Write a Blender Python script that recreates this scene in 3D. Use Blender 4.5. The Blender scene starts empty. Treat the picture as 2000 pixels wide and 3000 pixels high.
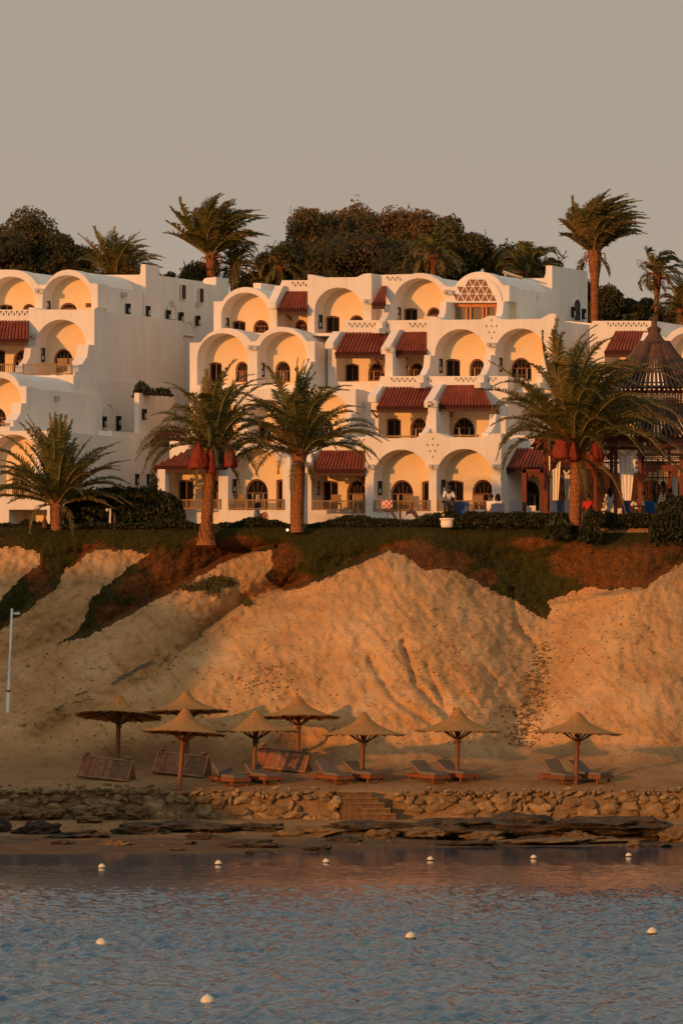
import bpy, bmesh, math, random
from mathutils import Vector, Matrix, noise
from mathutils.geometry import tessellate_polygon
R = math.radians
rnd = random.Random(7)
COL = bpy.context.scene.collection

# ------------------------------------------------------------------ camera model
F = 18000.0; CX = 1000.0; HY = 2120.0; H = 4.82      # focal length (photo px), centre column, horizon row, eye height
A = 0.49                                             # sideways run of the building depth direction per metre
def P(px, py, Y): return Vector(((px - CX) * Y / F, Y, H - (py - HY) * Y / F))
def XZ(px, py, Y): return ((px - CX) * Y / F, H - (py - HY) * Y / F)

# ------------------------------------------------------------------ materials
def mat(name, c, rough=0.8, var=0.0, scale=3.0, c2=None, bump=0.0, bscale=20.0, spec=0.3, metal=0.0, emit=None, stretch=(1, 1, 1), detail=6, rand=0.0, bdist=0.05, trans=0.0):
    m = bpy.data.materials.new(name); m.use_nodes = True
    nt = m.node_tree; N = nt.nodes; L = nt.links
    b = N['Principled BSDF']
    b.inputs['Roughness'].default_value = rough
    b.inputs['Metallic'].default_value = metal
    b.inputs['Specular IOR Level'].default_value = spec
    col = (c[0], c[1], c[2], 1)
    b.inputs['Base Color'].default_value = col
    tc = N.new('ShaderNodeTexCoord'); mp = N.new('ShaderNodeMapping')
    mp.inputs['Scale'].default_value = stretch
    L.new(tc.outputs['Object'], mp.inputs['Vector'])
    last = None
    if var or c2:
        n = N.new('ShaderNodeTexNoise'); n.inputs['Scale'].default_value = scale; n.inputs['Detail'].default_value = detail
        n.inputs['Roughness'].default_value = 0.62
        L.new(mp.outputs[0], n.inputs['Vector'])
        r = N.new('ShaderNodeValToRGB')
        r.color_ramp.elements[0].position = 0.32; r.color_ramp.elements[1].position = 0.68
        if c2: a_, b_ = c, c2
        else:
            a_ = [x * (1 - var) for x in c]; b_ = [min(1, x * (1 + var)) for x in c]
        r.color_ramp.elements[0].color = (*a_, 1); r.color_ramp.elements[1].color = (*b_, 1)
        L.new(n.outputs['Fac'], r.inputs['Fac']); last = r.outputs['Color']
    if rand:
        g = N.new('ShaderNodeNewGeometry'); mr = N.new('ShaderNodeMapRange')
        mr.inputs['To Min'].default_value = 1 - rand; mr.inputs['To Max'].default_value = 1 + rand
        L.new(g.outputs['Random Per Island'], mr.inputs['Value'])
        mx = N.new('ShaderNodeMix'); mx.data_type = 'RGBA'; mx.blend_type = 'MULTIPLY'; mx.inputs[0].default_value = 1
        mx.inputs[6].default_value = col
        if last: L.new(last, mx.inputs[6])
        L.new(mr.outputs[0], mx.inputs[7]); last = mx.outputs[2]
    if last: L.new(last, b.inputs['Base Color'])
    if bump:
        n2 = N.new('ShaderNodeTexNoise'); n2.inputs['Scale'].default_value = bscale; n2.inputs['Detail'].default_value = 5
        L.new(mp.outputs[0], n2.inputs['Vector'])
        bp = N.new('ShaderNodeBump'); bp.inputs['Strength'].default_value = bump; bp.inputs['Distance'].default_value = bdist
        L.new(n2.outputs['Fac'], bp.inputs['Height']); L.new(bp.outputs[0], b.inputs['Normal'])
    if emit:
        b.inputs['Emission Color'].default_value = (emit[0], emit[1], emit[2], 1)
        b.inputs['Emission Strength'].default_value = emit[3]
    if trans:
        b.inputs['Subsurface Weight'].default_value = 0
        out = N['Material Output']; tr = N.new('ShaderNodeBsdfTranslucent')
        tr.inputs['Color'].default_value = (c[0] * 1.6, c[1] * 1.6, c[2] * 1.2, 1)
        ms = N.new('ShaderNodeMixShader'); ms.inputs[0].default_value = trans
        L.new(b.outputs[0], ms.inputs[1]); L.new(tr.outputs[0], ms.inputs[2]); L.new(ms.outputs[0], out.inputs['Surface'])
    return m
M = {}
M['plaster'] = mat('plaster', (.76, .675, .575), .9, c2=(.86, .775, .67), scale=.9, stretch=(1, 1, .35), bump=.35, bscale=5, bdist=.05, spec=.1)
_m = M['plaster']; _N = _m.node_tree.nodes; _L = _m.node_tree.links; _b = _N['Principled BSDF']; _src = _b.inputs['Base Color'].links[0].from_socket
_tc = _N.new('ShaderNodeTexCoord'); _mp = _N.new('ShaderNodeMapping'); _mp.inputs['Scale'].default_value = (2.6, 2.6, .16); _L.new(_tc.outputs['Object'], _mp.inputs[0])
_n = _N.new('ShaderNodeTexNoise'); _n.inputs['Scale'].default_value = 1.3; _n.inputs['Detail'].default_value = 7; _n.inputs['Roughness'].default_value = .65; _L.new(_mp.outputs[0], _n.inputs['Vector'])
_r = _N.new('ShaderNodeValToRGB'); _r.color_ramp.elements[0].position = .30; _r.color_ramp.elements[0].color = (.93, .915, .89, 1); _r.color_ramp.elements[1].position = .47; _r.color_ramp.elements[1].color = (1, 1, 1, 1); _L.new(_n.outputs['Fac'], _r.inputs[0])
_x = _N.new('ShaderNodeMix'); _x.data_type = 'RGBA'; _x.blend_type = 'MULTIPLY'; _x.inputs[0].default_value = 1; _L.new(_src, _x.inputs[6]); _L.new(_r.outputs[0], _x.inputs[7]); _L.new(_x.outputs[2], _b.inputs['Base Color'])
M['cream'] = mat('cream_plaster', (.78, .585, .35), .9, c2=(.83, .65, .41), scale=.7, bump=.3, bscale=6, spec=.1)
M['tile'] = mat('clay_tile', (.155, .034, .018), .85, c2=(.25, .062, .034), scale=2.2, bump=.4, bscale=18, spec=.2, rand=.12)
M['tile_dark'] = mat('tile_bed', (.055, .012, .008), .9)
M['darkwood'] = mat('dark_wood', (.07, .028, .012), .6, var=.3, scale=6, spec=.3)
M['midwood'] = mat('brown_wood', (.22, .09, .03), .6, var=.3, scale=6, spec=.3)
M['frame'] = mat('window_wood', (.22, .09, .035), .55, var=.25, scale=8)
M['door_orange'] = mat('orange_wood', (.55, .22, .08), .5, var=.15, scale=5)
M['railwood'] = mat('railing_wood', (.30, .17, .07), .7, var=.25, scale=9)
M['glass'] = mat('dark_glass', (.010, .007, .005), .35, spec=.12)
M['curtain'] = mat('curtain', (.55, .45, .34), .9, var=.2, scale=3, stretch=(8, 8, .3))
M['white_cloth'] = mat('white_cloth', (.84, .77, .66), .9, var=.12, scale=2, stretch=(10, 10, .4))
M['lantern'] = mat('lantern_metal', (.03, .022, .015), .4, metal=.5)
M['lantern_glass'] = mat('lantern_glass', (.55, .50, .42), .2)
M['white_metal'] = mat('white_paint', (.72, .68, .62), .5, var=.06)
M['thatch'] = mat('thatch', (.27, .135, .045), .9, c2=(.46, .24, .08), scale=9, bump=.9, bscale=30, bdist=.04, stretch=(1, 1, 5), spec=.1)
M['pole'] = mat('pole_wood', (.17, .065, .022), .55, var=.3, scale=4, stretch=(6, 6, .5))
M['orangewood'] = mat('lounger_wood', (.20, .058, .019), .6, var=.25, scale=4, rand=.15)
M['slat'] = mat('weathered_slat', (.24, .115, .055), .7, var=.35, scale=4, rand=.35)
M['slat2'] = mat('weathered_slat_red', (.27, .095, .042), .7, var=.35, scale=4, rand=.25)
M['cushion'] = mat('grey_canvas', (.145, .125, .108), .9, var=.12, scale=6)
M['stone'] = mat('stone', (.155, .098, .045), .9, c2=(.30, .20, .10), scale=2.2, bump=.8, bscale=9, rand=.28, bdist=.06, spec=.15)
M['mortar'] = mat('mortar', (.17, .10, .04), .95, c2=(.25, .155, .07), scale=3, bump=.6, bscale=10)
M['darkrock'] = mat('dark_rock', (.022, .016, .010), .85, c2=(.085, .056, .028), scale=1.5, bump=1.0, bscale=5, bdist=.12, spec=.25)
M['rock'] = mat('tan_rock', (.11, .066, .030), .9, c2=(.21, .135, .062), scale=1.5, bump=1.0, bscale=6, bdist=.1, spec=.15)
M['buoy'] = mat('buoy_white', (.64, .55, .38), .5, var=.1, scale=12)
M['buoy_dark'] = mat('buoy_waterline', (.05, .045, .02), .6, var=.3, scale=20)
M['trunk'] = mat('palm_trunk', (.22, .085, .032), .9, c2=(.40, .16, .06), scale=4, bump=1.0, bscale=9, bdist=.08, stretch=(1, 1, 2.5), spec=.1)
M['bark'] = mat('bark', (.12, .07, .035), .9, var=.3, scale=4, bump=.6, bscale=9)
M['frond'] = mat('palm_frond', (.105, .094, .022), .55, spec=.3, rand=.45, trans=.22)
M['frond_dry'] = mat('palm_frond_yellow', (.16, .11, .03), .6, spec=.3, rand=.35, trans=.2)
M['rachis'] = mat('palm_rachis', (.24, .19, .08), .6)
M['leaf_dark'] = mat('leaf_dark', (.048, .047, .013), .6, rand=.3, trans=.2)
M['leaf_mid'] = mat('leaf_olive', (.098, .080, .022), .7, rand=.28, trans=.22)
M['leaf_rust'] = mat('leaf_rust', (.17, .095, .034), .8, rand=.28, trans=.22)
M['hedge'] = mat('hedge_leaf', (.024, .027, .007), .6, rand=.45, trans=.1)
M['hedge2'] = mat('hedge_leaf_light', (.04, .042, .011), .6, rand=.4, trans=.1)
M['core'] = mat('foliage_core', (.028, .022, .008), .9, var=.4, scale=3)
M['net_red'] = mat('red_net', (.20, .030, .014), .9, var=.3, scale=7, bump=.6, bscale=18)
M['net_black'] = mat('black_net', (.02, .015, .013), .8, var=.3, scale=7)
M['gaz_red'] = mat('gazebo_wood', (.17, .045, .016), .6, var=.3, scale=3, stretch=(1, 1, .4))
M['gaz_dark'] = mat('gazebo_pole', (.10, .05, .028), .7, var=.35, scale=4, rand=.35)
M['blue'] = mat('blue_fabric', (.07, .11, .22), .9, var=.15, scale=6)
M['blue2'] = mat('bright_blue_fabric', (.02, .10, .30), .8, var=.15, scale=6)
M['skin'] = mat('skin', (.40, .22, .14), .6, var=.08)
M['skin_dark'] = mat('skin_dark', (.13, .06, .035), .6, var=.08)
M['hair'] = mat('hair_black', (.012, .009, .007), .5)
M['hair_brown'] = mat('hair_brown', (.10, .04, .02), .5)
M['shirt_white'] = mat('shirt_white', (.74, .68, .62), .9, var=.06)
M['shirt_red'] = mat('shirt_red', (.50, .03, .02), .9, var=.08)
M['shirt_dark'] = mat('shirt_dark', (.04, .035, .035), .9)
M['shirt_coral'] = mat('shirt_coral', (.55, .20, .13), .9, var=.1)
M['trouser'] = mat('trouser_dark', (.06, .05, .05), .9)
M['gray_plastic'] = mat('grey_plastic', (.5, .46, .40), .5)
M['lamp_on'] = mat('lamp_on', (1, .9, .7), .4, emit=(1, .80, .5, 1.8))
M['terracotta'] = mat('terracotta', (.12, .05, .03), .7, var=.2)
M['timber_brown'] = mat('brown_timber', (.10, .05, .03), .7, var=.2)
M['driftwood'] = mat('driftwood', (.16, .12, .085), .9, var=.3, scale=5)

# ------------------------------------------------------------------ mesh builder
def woff(o):
    v = Vector((0, 0, 0))
    while o is not None: v += Vector(o.location); o = o.parent
    return v
class MB:
    def __init__(s): s.v = []; s.f = []; s.m = []
    def add(s, vs, fs, mi=0):
        o = len(s.v); s.v.extend([tuple(v) for v in vs])
        for f in fs: s.f.append(tuple(i + o for i in f)); s.m.append(mi)
    def box(s, c, d, rot=None, mi=0):
        c = Vector(c); vs = []
        for x in (-.5, .5):
            for y in (-.5, .5):
                for z in (-.5, .5):
                    p = Vector((x * d[0], y * d[1], z * d[2]))
                    if rot is not None: p = rot @ p
                    vs.append(c + p)
        s.add(vs, [(0, 1, 3, 2), (4, 6, 7, 5), (0, 4, 5, 1), (2, 3, 7, 6), (0, 2, 6, 4), (1, 5, 7, 3)], mi)
    def bar(s, a, b, w, h=None, mi=0):
        a = Vector(a); b = Vector(b); d = b - a
        if d.length < 1e-6: return
        q = d.to_track_quat('X', 'Z').to_matrix()
        s.box((a + b) / 2, (d.length, w, h or w), q, mi)
    def tube(s, pts, rad, n=8, mi=0, cap=True):
        pts = [Vector(p) for p in pts]
        if not hasattr(rad, '__len__'): rad = [rad] * len(pts)
        rings = []
        up0 = None
        for i, p in enumerate(pts):
            d = (pts[min(i + 1, len(pts) - 1)] - pts[max(i - 1, 0)])
            d.normalize()
            u = Vector((0, 0, 1)) if abs(d.z) < .9 else Vector((1, 0, 0))
            x = d.cross(u).normalized(); y = d.cross(x).normalized()
            rings.append([p + (x * math.cos(k * 2 * math.pi / n) + y * math.sin(k * 2 * math.pi / n)) * rad[i] for k in range(n)])
        vs = [v for r in rings for v in r]; fs = []
        for i in range(len(pts) - 1):
            for k in range(n):
                fs.append((i * n + k, i * n + (k + 1) % n, (i + 1) * n + (k + 1) % n, (i + 1) * n + k))
        if cap:
            fs.append(tuple(range(n))); fs.append(tuple((len(pts) - 1) * n + k for k in range(n)))
        s.add(vs, fs, mi)
    def lathe(s, c, prof, n=24, mi=0, wob=0, seed=0, sq=1.0):
        c = Vector(c); vs = []; fs = []
        for i, (r, z) in enumerate(prof):
            for k in range(n):
                a = k * 2 * math.pi / n
                w = 1 + wob * noise.noise(Vector((math.cos(a) * 2 + seed, math.sin(a) * 2, i * .7)))
                vs.append(c + Vector((math.cos(a) * r * w, math.sin(a) * r * w * sq, z)))
        for i in range(len(prof) - 1):
            for k in range(n):
                fs.append((i * n + k, i * n + (k + 1) % n, (i + 1) * n + (k + 1) % n, (i + 1) * n + k))
        s.add(vs, fs, mi)
    def blob(s, c, r, sub=2, amp=.25, seed=0, mi=0, freq=1.3, flat=None, rot=None):
        bm = bmesh.new(); bmesh.ops.create_icosphere(bm, subdivisions=sub, radius=1)
        vs = []
        for v in bm.verts:
            n = noise.fractal(v.co * freq + Vector((seed * 3.1, seed * 1.7, seed)), 1.0, 2.0, 3)
            q = v.co * (1 + amp * n)
            q = Vector((q.x * r[0], q.y * r[1], q.z * r[2]))
            if flat: q.z = max(-r[2] * flat, min(r[2] * flat, q.z))
            if rot is not None: q = rot @ q
            vs.append(Vector(c) + q)
        fs = [tuple(v.index for v in f.verts) for f in bm.faces]
        bm.free(); s.add(vs, fs, mi)
    def build(s, name, mats, parent=None, smooth=False, fix=False):
        me = bpy.data.meshes.new(name)
        o_ = woff(parent) if parent is not None else Vector((0, 0, 0))
        me.from_pydata([(v[0] - o_.x, v[1] - o_.y, v[2] - o_.z) for v in s.v], [], s.f)
        if not isinstance(mats, (list, tuple)): mats = [mats]
        for m in mats: me.materials.append(m if not isinstance(m, str) else M[m])
        if len(mats) > 1: me.polygons.foreach_set('material_index', s.m)
        if smooth: me.polygons.foreach_set('use_smooth', [True] * len(me.polygons))
        if fix:
            bm = bmesh.new(); bm.from_mesh(me); bmesh.ops.recalc_face_normals(bm, faces=bm.faces); bm.to_mesh(me); bm.free()
        me.update()
        ob = bpy.data.objects.new(name, me); COL.objects.link(ob)
        if parent is not None: ob.parent = parent
        return ob
def tag(o, label=None, cat=None, group=None, kind=None):
    if label: o['label'] = label
    if cat: o['category'] = cat
    if group: o['group'] = group
    if kind: o['kind'] = kind
    return o
def empty(name, loc, label, cat, group=None):
    o = bpy.data.objects.new(name, None); o.empty_display_size = .3; COL.objects.link(o); o.location = loc
    return tag(o, label, cat, group)
CH = {}
def copy_tree(o, parent=None):
    c = o.copy(); COL.objects.link(c)
    if parent is not None: c.parent = parent
    for ch in o.children: copy_tree(ch, c)
    return c
def recenter(ob):
    """put a one-mesh thing's origin at its base centre"""
    me = ob.data
    xs = [v.co.x for v in me.vertices]; ys = [v.co.y for v in me.vertices]; zs = [v.co.z for v in me.vertices]
    c = Vector(((min(xs) + max(xs)) / 2, (min(ys) + max(ys)) / 2, min(zs)))
    me.transform(Matrix.Translation(-c)); ob.location = c
    return ob

# ------------------------------------------------------------------ world, sun, camera
sc = bpy.context.scene
w = bpy.data.worlds.new('World'); sc.world = w; w.use_nodes = True
nt = w.node_tree; bg = nt.nodes['Background']
SUN_AZ = math.atan(0.90); SUN_EL = R(7.0)
sky = nt.nodes.new('ShaderNodeTexSky'); sky.sky_type = 'NISHITA'; sky.sun_disc = False
sky.sun_elevation = SUN_EL; sky.sun_rotation = R(180) + SUN_AZ
sky.dust_density = 4.0; sky.air_density = 1.0; sky.ozone_density = 1.0
hs = nt.nodes.new('ShaderNodeHueSaturation'); hs.inputs['Saturation'].default_value = 0.12
mx = nt.nodes.new('ShaderNodeMix'); mx.data_type = 'RGBA'; mx.blend_type = 'MIX'; mx.inputs[0].default_value = 0.82
nt.links.new(sky.outputs[0], hs.inputs['Color']); nt.links.new(hs.outputs[0], mx.inputs[6])
# dusty tan haze near the horizon, paler and cooler higher up
tcw = nt.nodes.new('ShaderNodeTexCoord'); spw = nt.nodes.new('ShaderNodeSeparateXYZ'); nt.links.new(tcw.outputs['Generated'], spw.inputs[0])
mrw = nt.nodes.new('ShaderNodeMapRange'); mrw.interpolation_type = 'SMOOTHSTEP'; mrw.inputs['From Min'].default_value = .10; mrw.inputs['From Max'].default_value = .65
nt.links.new(spw.outputs[2], mrw.inputs['Value'])
hz_ = nt.nodes.new('ShaderNodeMix'); hz_.data_type = 'RGBA'; nt.links.new(mrw.outputs[0], hz_.inputs[0])
lo_ = nt.nodes.new('ShaderNodeMix'); lo_.data_type = 'RGBA'; mrl = nt.nodes.new('ShaderNodeMapRange'); mrl.inputs['From Min'].default_value = .035; mrl.inputs['From Max'].default_value = .125
nt.links.new(spw.outputs[2], mrl.inputs['Value']); nt.links.new(mrl.outputs[0], lo_.inputs[0]); lo_.inputs[6].default_value = (5.25, 4.12, 3.20, 1); lo_.inputs[7].default_value = (4.42, 3.78, 2.98, 1)
nt.links.new(lo_.outputs[2], hz_.inputs[6]); hz_.inputs[7].default_value = (5.4, 5.5, 5.3, 1)
nt.links.new(hz_.outputs[2], mx.inputs[7])
nt.links.new(mx.outputs[2], bg.inputs['Color']); bg.inputs['Strength'].default_value = 0.1
sd = bpy.data.lights.new('sun', 'SUN'); sd.energy = 3.35; sd.angle = R(1.0); sd.color = (1.0, .415, .11)
so = bpy.data.objects.new('sun', sd); COL.objects.link(so)
sdir = Vector((math.sin(SUN_AZ) * math.cos(SUN_EL), math.cos(SUN_AZ) * math.cos(SUN_EL), -math.sin(SUN_EL)))
so.rotation_euler = sdir.to_track_quat('-Z', 'Y').to_euler(); so.location = (-120, -150, 60)
cd = bpy.data.cameras.new('camera'); cam = bpy.data.objects.new('camera', cd); COL.objects.link(cam)
cam.location = (0, 0, H); cam.rotation_euler = (R(90), 0, 0)
cd.sensor_fit = 'VERTICAL'; cd.sensor_height = 36; cd.sensor_width = 36; cd.lens = 36 * F / 3000
cd.shift_y = (HY - 1500) / 3000.0; cd.clip_start = 1; cd.clip_end = 6000
sc.camera = cam
sc.view_settings.view_transform = 'Standard'; sc.view_settings.look = 'None'
sc.view_settings.exposure = 0; sc.view_settings.gamma = 1
# ------------------------------------------------------------------ terrain
def lerp_tab(t, tab):
    if t <= tab[0][0]: return tab[0][1]
    for (a, b), (c, d) in zip(tab, tab[1:]):
        if t <= c: return b + (d - b) * (t - a) / (c - a)
    return tab[-1][1]
BASE = [(1545, 271.5), (1600, 270.1), (1700, 268.2), (1900, 264.6), (2060, 261.6), (2180, 259.6), (2235, 257.6), (2318, 250.7), (2397, 250.35), (2403, 249.2), (2440, 245.0), (2505, 226.3), (2540, 214)]
def seg_dist(px, py, pl):
    best = 1e9; par = 0; sgn = 1
    for (ax, ay), (bx, by) in zip(pl, pl[1:]):
        dx, dy = bx - ax, by - ay
        L2 = dx * dx + dy * dy
        t = max(0, min(1, ((px - ax) * dx + (py - ay) * dy) / L2))
        ex, ey = px - (ax + t * dx), py - (ay + t * dy)
        d = math.hypot(ex, ey)
        if d < best: best = d; sgn = 1 if (dx * (py - ay) - dy * (px - ax)) < 0 else -1   # above the line (left to right) = +
    return best, sgn
G1 = [(1440, 1560), (1520, 1680), (1592, 1812), (1575, 2000), (1530, 2130), (1515, 2215)]
G0 = [(860, 1730), (730, 1790), (600, 1900), (450, 1995), (300, 2080), (120, 2180)]
S0 = [(-400, 2050), (0, 1955), (160, 1892), (280, 1855), (420, 1780), (560, 1702), (650, 1650), (800, 1608)]
S1 = [(600, 1860), (720, 1775), (830, 1732), (940, 1702), (1000, 1670), (1080, 1640), (1150, 1615)]
S2 = [(1740, 1750), (1885, 1727), (1930, 1692), (2000, 1652), (2300, 1560)]
SL = [(-300, 1950), (0, 1850), (70, 1790), (130, 1742), (190, 1690), (260, 1625)]
def ss(a, b, x):
    t = max(0, min(1, (x - a) / (b - a))); return t * t * (3 - 2 * t)
def depth(px, py):
    Y = lerp_tab(py - 26 * ss(2425, 2470, py) * ss(700, 1500, px), BASE)
    hill = ss(2290, 2150, py) * ss(1550, 1640, py)      # 0 on beach and at the lawn's brow
    if hill > 0:
        d, s_ = seg_dist(px, py, G1); w_ = 90 + 70 * ss(2150, 1700, py)
        Y += hill * 1.9 * math.exp(-(d / w_) ** 2)
        Y -= hill * 1.3 * math.exp(-((px - 1190 + (py - 1900) * -.25) / 260) ** 2)
        Y -= hill * 1.2 * math.exp(-((px - 1900) / 190) ** 2)
        d, s_ = seg_dist(px, py, G0); Y += hill * 1.1 * math.exp(-(d / 55) ** 2)
        for pl, amp, dec in ((S0, 2.2, 120), (S1, 2.6, 120), (S2, 1.8, 130), (SL, 1.4, 110)):
            d, s_ = seg_dist(px, py, pl)
            if s_ > 0: Y += hill * amp * ss(0, 14, d) * math.exp(-d / dec)
            else: Y += hill * -.25 * math.exp(-d / 60)
        # eroded rills running down to the right into the gully
        u = (px - 1000) * .80 - (py - 1700) * .60
        rill = noise.fractal(Vector((u * .022, (px + py) * .0022, 3.3)), .9, 2.1, 5)
        wr = ss(960, 1150, px) * ss(1640, 1480, px) * ss(1640, 1740, py)
        Y += hill * wr * (.19 * abs(rill) + .09 * rill)
        for (x0, y0, x1, y1, am, wd) in ((1180, 1880, 1310, 2100, .5, 9), (1080, 1930, 1280, 2130, .35, 8), (1500, 1730, 1580, 1900, .3, 9), (1250, 1950, 1400, 2150, .3, 8)):
            d, _ = seg_dist(px, py, [(x0, y0), ((x0 + x1) / 2 - 25, (y0 + y1) / 2 + 20), (x1, y1)])
            Y += hill * am * math.exp(-(d / wd) ** 2)
    n = noise.fractal(Vector((px * .006, py * .006, 1.1)), .9, 2.0, 6)
    amp = (.21 - .07 * ss(1000, 600, px)) * hill + .07
    if 2318 < py < 2400: amp = 0.02
    if py >= 2400: amp = .5
    Y += amp * n
    if hill > 0:
        Y += hill * .13 * noise.fractal(Vector((px * .035, py * .035, 7.7)), .6, 2.0, 4)
        # soft heaps at the toe on the right
        Y -= .8 * math.exp(-((px - 1850) / 90) ** 2 - ((py - 2235) / 40) ** 2) + .6 * math.exp(-((px - 1120) / 130) ** 2 - ((py - 2220) / 45) ** 2)
    return Y
PLAT = 13.68
def groundP(px, py): return P(px, py, depth(px, py))

VEG = [(-900, 1500), (-900, 1900), (-300, 1960), (0, 1850), (40, 1815), (90, 1785), (130, 1745), (175, 1712), (195, 1665), (240, 1640), (255, 1622), (320, 1608), (400, 1618), (438, 1622),
       (375, 1662), (320, 1708), (265, 1755), (250, 1800), (232, 1848), (160, 1893), (280, 1857), (420, 1782), (560, 1704), (650, 1652), (720, 1622), (790, 1612),
       (802, 1655), (775, 1690), (800, 1710), (832, 1730), (880, 1723), (940, 1702), (1000, 1672), (1080, 1642), (1140, 1612), (1190, 1632), (1240, 1668), (1330, 1672),
       (1390, 1702), (1450, 1737), (1510, 1757), (1562, 1800), (1598, 1815), (1612, 1790), (1600, 1768), (1640, 1742), (1720, 1720), (1780, 1728), (1850, 1722), (1885, 1727),
       (1930, 1690), (2000, 1650), (2200, 1590), (3000, 1580), (3000, 1500)]
PATCHA = [(-900, 1640), (-100, 1600), (0, 1605), (60, 1603), (115, 1622), (118, 1650), (66, 1692), (36, 1716), (0, 1762), (-200, 1850), (-900, 1860)]
PATHS = [(1755, 1541), (1905, 1541), (1912, 1562), (1752, 1558)]
def inside(px, py, poly):
    c = False; j = len(poly) - 1
    for i in range(len(poly)):
        xi, yi = poly[i]; xj, yj = poly[j]
        if (yi > py) != (yj > py) and px < (xj - xi) * (py - yi) / (yj - yi) + xi: c = not c
        j = i
    return c
BROWN = [(110, 1690, 45, 50), (300, 1640, 80, 40), (520, 1690, 130, 60), (610, 1650, 120, 40), (700, 1590, 90, 24), (1700, 1650, 120, 60), (1900, 1680, 120, 60), (1950, 1600, 80, 40), (1560, 1590, 90, 22), (1290, 1640, 110, 40),(100, 1655, 40, 42), (270, 1615, 60, 22), (470, 1650, 90, 50), (420, 1720, 110, 55), (560, 1640, 100, 45), (350, 1800, 90, 40), (610, 1600, 70, 26), (680, 1625, 90, 25), (830, 1640, 60, 70), (850, 1700, 60, 40),
         (1230, 1620, 100, 45), (1340, 1650, 60, 32), (1180, 1610, 70, 30), (1420, 1690, 50, 30), (1820, 1650, 120, 60), (1740, 1690, 60, 40), (1900, 1620, 90, 40), (1690, 1600, 60, 18), (1540, 1600, 50, 16), (590, 1590, 55, 20)]
def veg(px, py):
    j = 5 * noise.fractal(Vector((px * .03, py * .03, 0)), .8, 2, 4); k = 5 * noise.fractal(Vector((px * .03, py * .03, 9)), .8, 2, 4)
    x, y = px + j * 1.4, py + k * 1.4
    return 1.0 if (inside(x, y, VEG) and not inside(x, y, PATCHA) and not inside(px, py, PATHS)) else 0.0
def brown(px, py):
    b = 0
    for (x, y, a, c) in BROWN:
        b = max(b, 1 - math.hypot((px - x) / a, (py - y) / c) ** 2 * .8)
    return max(0, b) + .25 * noise.fractal(Vector((px * .012, py * .02, 4)), .8, 2, 4)

xs = []
x = -3200.0
while x < 5200:
    xs.append(x); x += 5.5 if -60 <= x <= 2060 else (16 if -500 < x < 2500 else 110)
ys = []
y = 2545.0
while y > 1546:
    ys.append(y)
    y -= 3 if 2300 < y < 2405 else 5.0
vs = []; gv = []; bv = []; wet = []
for yy in ys:
    for xx in xs:
        vs.append(groundP(xx, yy)); 
        ins = -80 < xx < 2080
        gv.append(veg(xx, yy) if yy < 1960 else 0.0); bv.append(brown(xx, yy) + (.38 if gv[-1] and ins and not veg(xx + 8, yy + 26) else 0) if yy < 1960 else 0.0)
        wet.append(max(ss(2395, 2470, yy + 14 * noise.noise(Vector((xx * .01, yy * .02, 5)))), .5 * ss(2150, 2250, yy + 20 * noise.noise(Vector((xx * .006, yy * .02, 8))))))  # wet sand at the waterline, plus shade painted over beach and hill foot
brow = len(ys)
for (dy, dz) in ((.8, 0.0), (2.5, .0), (6, 0), (12, 0), (30, .5), (41, 3.6), (60, 4.0), (200, 4.0), (3500, 4.0)):
    for xx in xs:
        Y = 271.5 + dy; fx = (xx - CX) * 271.5 / F * (1 + (0 if dy < 40 else dy / 120))
        vs.append(Vector((fx, Y, PLAT + dz))); gv.append(1.0); bv.append(.1); wet.append(0)
nx = len(xs); ny = len(vs) // nx
fs = [(j * nx + i, j * nx + i + 1, (j + 1) * nx + i + 1, (j + 1) * nx + i) for j in range(ny - 1) for i in range(nx - 1)]
me = bpy.data.meshes.new('ground'); me.from_pydata([tuple(v) for v in vs], [], fs)
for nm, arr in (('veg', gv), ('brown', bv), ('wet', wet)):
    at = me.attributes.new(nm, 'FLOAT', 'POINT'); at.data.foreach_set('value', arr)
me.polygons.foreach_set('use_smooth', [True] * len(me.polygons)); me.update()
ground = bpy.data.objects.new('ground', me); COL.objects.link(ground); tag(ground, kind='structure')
gm = bpy.data.materials.new('sandy_slope'); gm.use_nodes = True
N = gm.node_tree.nodes; L = gm.node_tree.links; b = N['Principled BSDF']; b.inputs['Roughness'].default_value = .95; b.inputs['Specular IOR Level'].default_value = .1
tc = N.new('ShaderNodeTexCoord')
def nz(scale, detail=8, rough=.6, stretch=None):
    n = N.new('ShaderNodeTexNoise'); n.inputs['Scale'].default_value = scale; n.inputs['Detail'].default_value = detail; n.inputs['Roughness'].default_value = rough
    if stretch:
        mp = N.new('ShaderNodeMapping'); mp.inputs['Scale'].default_value = stretch; L.new(tc.outputs['Object'], mp.inputs[0]); L.new(mp.outputs[0], n.inputs['Vector'])
    else: L.new(tc.outputs['Object'], n.inputs['Vector'])
    return n.outputs['Fac']
def ramp(src, stops):
    r = N.new('ShaderNodeValToRGB'); cr = r.color_ramp
    while len(cr.elements) > len(stops): cr.elements.remove(cr.elements[-1])
    while len(cr.elements) < len(stops): cr.elements.new(.5)
    for e, (p, c) in zip(cr.elements, stops): e.position = p; e.color = (*c, 1)
    L.new(src, r.inputs[0]); return r.outputs[0]
def mixc(f, a, c, mode='MIX'):
    m_ = N.new('ShaderNodeMix'); m_.data_type = 'RGBA'; m_.blend_type = mode
    if isinstance(f, float): m_.inputs[0].default_value = f
    else: L.new(f, m_.inputs[0])
    for idx, s_ in ((6, a), (7, c)):
        if isinstance(s_, tuple): m_.inputs[idx].default_value = (*s_, 1)
        else: L.new(s_, m_.inputs[idx])
    return m_.outputs[2]
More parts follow.
